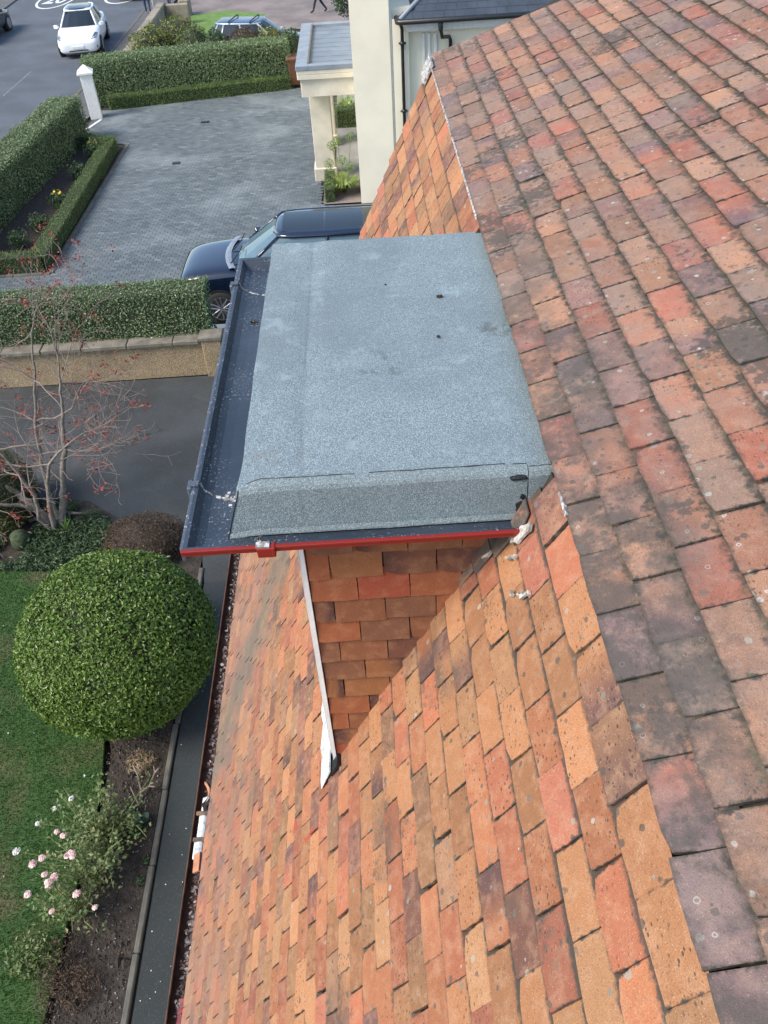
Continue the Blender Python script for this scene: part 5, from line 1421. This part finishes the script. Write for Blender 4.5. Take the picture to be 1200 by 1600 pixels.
lp = np.array(lp); link('foliage', leaves_mesh('foliage', lp, np.tile((0, 0, 1.), (len(lp), 1)), .050, .62, .6), 'leaf_rose', rose, 'stuff')
for i, e in enumerate(ends[:19]):
    s_ = rr2.uniform(.026, .040) if i < 16 else .026; pp = []; nn = []
    for ring, (rad, hh, k) in enumerate(((.15, .5, 4), (.5, .42, 7), (.85, .18, 9))):
        for j in range(k):
            a = 2 * math.pi * j / k + ring; pp.append((e[0] + s_ * rad * math.cos(a), e[1] + s_ * rad * math.sin(a), e[2] + s_ * hh)); nn.append((math.cos(a) * rad, math.sin(a) * rad, 1.0))
    ro = link('rose_flower', leaves_mesh('rose_flower', np.array(pp), np.array(nn), s_ * 1.05, .95, .18, fold=.15), 'petal_pink' if i not in (7, 16, 17, 18) else 'leaf_dry', rose) if i not in (7, 16, 17, 18) else link('rose_flower', leaves_mesh('rose_flower', np.array(pp), np.array(nn), s_ * 1.0, .9, .4), 'petal_white', rose)
    if i in (7, 16, 17, 18): tag(ro, 'faded cream rose bloom')

# other growth in the rose bed
bp = empty('bergenia', (-3.17, 4.70, 0), 0, 'clump of big round dark green leaves beside the rose bush', 'plant')
for i in range(11):
    a = i * 2.4; r_ = .05 + .011 * i; c = Vector((r_ * math.cos(a), r_ * math.sin(a), .10 - .004 * i)); w_ = random.uniform(.045, .07); t = Vector((math.cos(a), math.sin(a), .25)).normalized(); b_ = Vector((-math.sin(a), math.cos(a), 0))
    mb = MB(); ring = [c + t * w_ * math.cos(q) * 1.15 + b_ * w_ * math.sin(q) + Vector((0, 0, .012 * math.cos(2 * q))) for q in np.linspace(0, 2 * math.pi, 10, endpoint=False)]
    mb.add([c + Vector((0, 0, -.008))] + ring, [(0, 1 + q, 1 + (q + 1) % 10) for q in range(10)]); mb.tube([(0, 0, 0), c], .005, 4); mb.build('leaf', 'leaf_plain', bp) if False else mb.build('leaf', M['bergenia_leaf'] if 'bergenia_leaf' in M else M.setdefault('bergenia_leaf', plain('bergenia_leaf', (.030, .085, .038), .4, .2, 9)), bp)
tw = empty('twiggy_stump', (-3.14, 5.06, 0), 0, 'bare forked dry twigs standing in soil behind the rose bush', 'twigs')
mb = MB()
for pts in ([(0, -.12, .0), (.02, .02, .10), (-.04, .20, .16), (-.03, .34, .18)], [(.02, .0, .09), (.12, .05, .13), (.17, .2, .17), (.15, .28, .19)], [(.12, .05, .13), (.2, .02, .16)], [(-.04, .20, .16), (-.10, .30, .2)], [(.17, .2, .17), (.22, .24, .2)], [(0, -.12, .0), (-.06, -.02, .1), (-.10, .05, .14)]): mb.tube(pts, [.012, .010, .008, .006][:len(pts)], 5)
mb.build('twig', 'twig', tw)
p, nn = clump((0, 0, .03), (.20, .17, .10), 700, 2., .2, .3, .0); dg_ = link('dry_grass', leaves_mesh('dry_grass', p, nn, .085, .10, .5), M.setdefault('straw', plain('straw', (.33, .25, .15), .9, .25, 20)), None, 'stuff'); dg_.location = (-3.20, 5.50, 0)
shrub('grey_shrub', (-3.38, 2.98, 0), (.22, .26, .14), 1500, .04, 'leaf_brown', None, 'small grey dried plant in the soil at the bottom left', zc=.08, aspect=.2, inner=.35)
for i, (x, y, s_, l) in enumerate(((-2.96, 4.02, .05, 'tiny green weed against the grey edging, nearer the camera'), (-2.93, 4.25, .045, 'tiny green weed against the grey edging, farther from the camera'))): shrub('weed', (x, y, 0), (s_, s_ * 1.2, s_ * .8), 70, .04, 'leaf_cover', None, l, 'weed', zc=.03, inner=.4)
shrub('dry_shrub', (-3.62, 3.05, 0), (.20, .5, .20), 900, .045, 'leaf_brown', None, 'sparse brown dying stems at the lawn edge before the roses', zc=.12, aspect=.3, inner=.5)
shrub('green_shrub', (-3.92, 3.25, 0), (.30, .26, .20), 700, .05, 'leaf_rose', None, 'loose green leafy growth on the lawn edge nearest the camera', zc=.14, inner=.5)
n = 900
P = np.column_stack([rng.uniform(-3.7, -2.92, n), rng.uniform(2.3, 5.9, n), np.full(n, .022)]); link('fallen_leaves', leaves_mesh('fallen_leaves', P, np.tile((0, 0, 1.), (n, 1)), .024, .6, .35), 'leaf_litter', None, 'stuff')
n = 150; P = np.column_stack([rng.uniform(-2.78, -1.6, n), rng.uniform(2.0, 8, n), np.full(n, .012)])[:70]; n = 70; link('fallen_petals', leaves_mesh('fallen_petals', P, np.tile((0, 0, 1.), (n, 1)), .016, .8, .2), 'petal_white', None, 'stuff')
n = 60; P = np.column_stack([rng.uniform(-6.5, -3.8, n), rng.uniform(2.3, 8.8, n), np.full(n, .10)]); link('fallen_leaves', leaves_mesh('fallen_leaves', P, np.tile((0, 0, 1.), (n, 1)), .035, .6, .4), 'petal_white', None, 'stuff')
# clods in the bed
n = 2600; P = np.column_stack([rng.uniform(-3.68, -2.94, n), rng.uniform(1.9, 6.2, n), np.full(n, .010)]); s_ = rng.gamma(2, .006, n)[:, None, None]
oc = np.array([(1, 0, 0), (0, 1, 0), (-1, 0, 0), (0, -1, 0), (0, 0, .8)]); V = P[:, None, :] + oc[None] * s_ * rng.uniform(.6, 1.4, (n, 5, 1)); F = (np.array([(0, 1, 4), (1, 2, 4), (2, 3, 4), (3, 0, 4)])[None] + (np.arange(n) * 5)[:, None, None]).reshape(-1, 3)
link('soil_clods', np_mesh('soil_clods', V.reshape(-1, 3), F), 'soil', None, 'stuff')

# garden beyond the tall hedge
for i, (x, y, R3, m_, l) in enumerate((
        (-8.35, 37.6, (.9, .9, .95), 'leaf_yellow', 'yellow-green loose shrub next to the weathered stone wall'), (-7.3, 38.6, (1.0, 1.0, 1.0), 'leaf_yellow', 'pale yellow-green shrub in the middle of the front garden'),
        (-6.55, 37.3, (.75, .7, .95), 'leaf_rose', 'green leafy shrub in front of the silver-blue car boot'), (-5.5, 36.4, (.6, .6, .90), 'leaf_cover', 'grey-green shrub directly below the silver-blue car door'),
        (-4.4, 36.3, (.9, .6, .95), 'leaf_brown', 'russet brown shrub between the tall hedge and the silver-blue car'), (-3.2, 36.2, (.8, .6, .92), 'leaf_yellow', 'olive shrub by the bonnet of the silver-blue car'),
        (-2.55, 35.6, (.5, .9, .95), 'leaf_cover', 'dark green shrub behind the brown wheelie bin'))):
    shrub('garden_shrub', (x, y, 0), R3, 2600, .12, m_, 'core', l, aspect=.4, inner=.22, lump=.25, group='shrubs beyond the tall hedge')
shrub('garden_shrub', (-.55, 43.6, 0), (.55, .6, 1.2), 2200, .12, 'leaf_cover', None, 'tall thin shrub against the white house at the top of the picture', zc=1.5, inner=.4)
# agapanthus at the porch
for (x, y, l, nl, heads) in ((-.62, 23.35, 'yellowing agapanthus with round seed heads in front of the porch pillar', 150, ((-.25, .2, 1.25), (.28, .5, 1.35), (-.35, -.3, .95), (.0, -.1, .95), (.22, -.35, .85), (-.1, .45, 1.3))), (-.5, 30.6, 'tall agapanthus leaves seen between the porch pillars', 90, ((.1, -.2, 1.15), (-.2, .1, 1.0)))):
    r = empty('agapanthus', (x, y, 0), 0, l, 'plant')
    mb = MB()
    for i in range(nl):
        a = random.uniform(0, 2 * math.pi); L = random.uniform(.5, .95); ca_, sa_ = math.cos(a), math.sin(a); w_ = .026
        q = [(ca_ * L * t * .7, sa_ * L * t * .7, L * (1.15 * t - .75 * t * t) + .02) for t in (0, .35, .7, 1)]
        mb.loft([[(p[0] - sa_ * w_ * k, p[1] + ca_ * w_ * k, p[2]), (p[0] + sa_ * w_ * k, p[1] - ca_ * w_ * k, p[2])] for p, k in zip(q, (1, 1, .8, .1))], closed=False, caps=False)
    mb.build('leaves', M.setdefault('strap_leaf', plain('strap_leaf', (.19, .27, .055), .45, .3, 5)), r, kind='stuff', fix=False)
    for hx_, hy_, hz_ in heads:
        st_ = MB().tube([(hx_ * .2, hy_ * .2, 0), (hx_ * .7, hy_ * .7, hz_ * .6), (hx_, hy_, hz_)], .011, 5).build('flower_stalk', 'stalk', r)
        p, nn = clump((hx_, hy_, hz_), (.15, .15, .13), 170, hx_, .1, .2); link('seed_head', leaves_mesh('seed_head', p, nn, .055, .3, .3), 'leaf_agapanthus', st_, 'stuff')
sheet('gravel_bed', [(-1.2, 22.6), (-.15, 22.6), (-.15, 24.2), (-1.2, 24.2)], .016, 'far_paving')

# ------------------------------------------------------------------ what lies in the eaves gutter
n = 1500; yy = rng.uniform(.2, 5.6, n); q = rng.beta(2.2, 1.6, n); xx = GX - .03 + q * .085
keep = np.array([noise.noise(Vector((0, y * 1.5, 4))) > -.25 for y in yy]) | (rng.random(n) < .25)
P = np.column_stack([xx, yy, GZ - .036 + np.abs(rng.normal(0, .012, n)) + q * .02])[keep]
link('leaf_litter', leaves_mesh('leaf_litter', P, np.tile((0, 0, 1.), (len(P), 1)), .034, .55, .6), 'leaf_litter', None, 'stuff')
ps = empty('broken_plastic_strip', (-1.39, 2.72, 3.66), 0, 'broken white plastic strip lying in three pieces in the rusty gutter', 'plastic strip')
for ya, yb, x_, w_ in ((.11, .225, .012, .030), (-.075, .095, .004, .030), (-.215, -.095, -.004, .033)):
    mb = MB(); n_ = 8; rings = []
    for i in range(n_ + 1):
        y = ya + (yb - ya) * i / n_; e = .012 * (1 if i in (0, n_) else 0); rings.append([(x_ + x * (1 - e * 8 * (i == 0)), y + .004 * math.sin(x * 90), .030 + .012 * (1 - (x / w_) ** 2)) for x in np.linspace(-w_, w_, 7)])
    mb.loft(rings, closed=False, caps=False); o = mb.build('strip_piece', 'white_flashing', ps, smooth=True); md = o.modifiers.new('t', 'SOLIDIFY'); md.thickness = .004
for y, x_ in ((.102, .0), (-.085, .0)): MB().box(x_ - .045, x_ + .04, y - .014, y + .014, .036, .052, b=.004).build('strip_clip', 'old_lead', ps)
ht = empty('broken_tile_edge', (-1.352, 2.90, 3.805), R(0), 'curved broken clay tile on edge beside the white plastic strip', 'broken tile')
mb = MB(); rings = []
for i in range(11):
    t = i / 10 * 2 - 1; x = -.050 * t * t + .034; y = t * .100; rings.append([(x - .004, y, -.04), (x + .022, y, -.035), (x + .030, y, .034), (x + .004, y, .040)])
mb.loft(rings); mb.build('tile_rim', M.setdefault('dark_clay', plain('dark_clay', (.05, .035, .03), .8, .25, 20)), ht)
mb = MB(); rings = []
for i in range(9):
    t = i / 8 * 2 - 1; x = -.045 * t * t + .024; y = t * .085; rings.append([(x - .018 + .012 * t * t, y, -.01), (x + .001, y, .030), (x + .001, y, .036), (x - .02 + .012 * t * t, y, -.004)])
mb.loft(rings); mb.build('tile_face', M.setdefault('bare_clay', plain('bare_clay', (.46, .20, .11), .85, .15, 20)), ht)
st_ = MB().box(-.028, .028, -.062, .062, 0, .016, b=.002).build('slipped_tile', 'bare_clay'); tag(st_, 'small orange tile piece slipped into the gutter below the white strip', 'tile piece'); st_.location = (-1.362, 2.44, 3.775); st_.rotation_euler = (0, R(-34), R(3))
fl_ = MB(); rings = []
for i in range(9): rings.append([(-.012 + .004 * math.sin(i * 2.1), -.10 + i * .025, .0), (.020 + .004 * math.sin(i * 1.3), -.10 + i * .025, .006 + .004 * math.sin(i))])
fl_.loft(rings, closed=False, caps=False); o = fl_.build('red_paint_flake', plain('dull_red', (.20, .035, .04), .6, .2, 20)); tag(o, 'dull red strip lying in the gutter at the bottom of the picture', 'strip'); o.location = (-1.385, 1.58, 3.66); md = o.modifiers.new('t', 'SOLIDIFY'); md.thickness = .004
# the flat lettering of the roundel becomes a plain mesh
dg = bpy.context.evaluated_depsgraph_get(); nmesh = bpy.data.meshes.new_from_object(to.evaluated_get(dg)); mt_ = (to.location.copy(), to.scale.copy())
bpy.data.objects.remove(to); o = link('digits', nmesh, None, mk); o.location, o.scale = mt_
if not nmesh.materials: nmesh.materials.append(M['road_paint'])
for o in list(SC.objects):
    if o.name.startswith('unused') or (o.type == 'EMPTY' and not any(c.parent == o for c in SC.objects) and not o.get('label')): bpy.data.objects.remove(o)
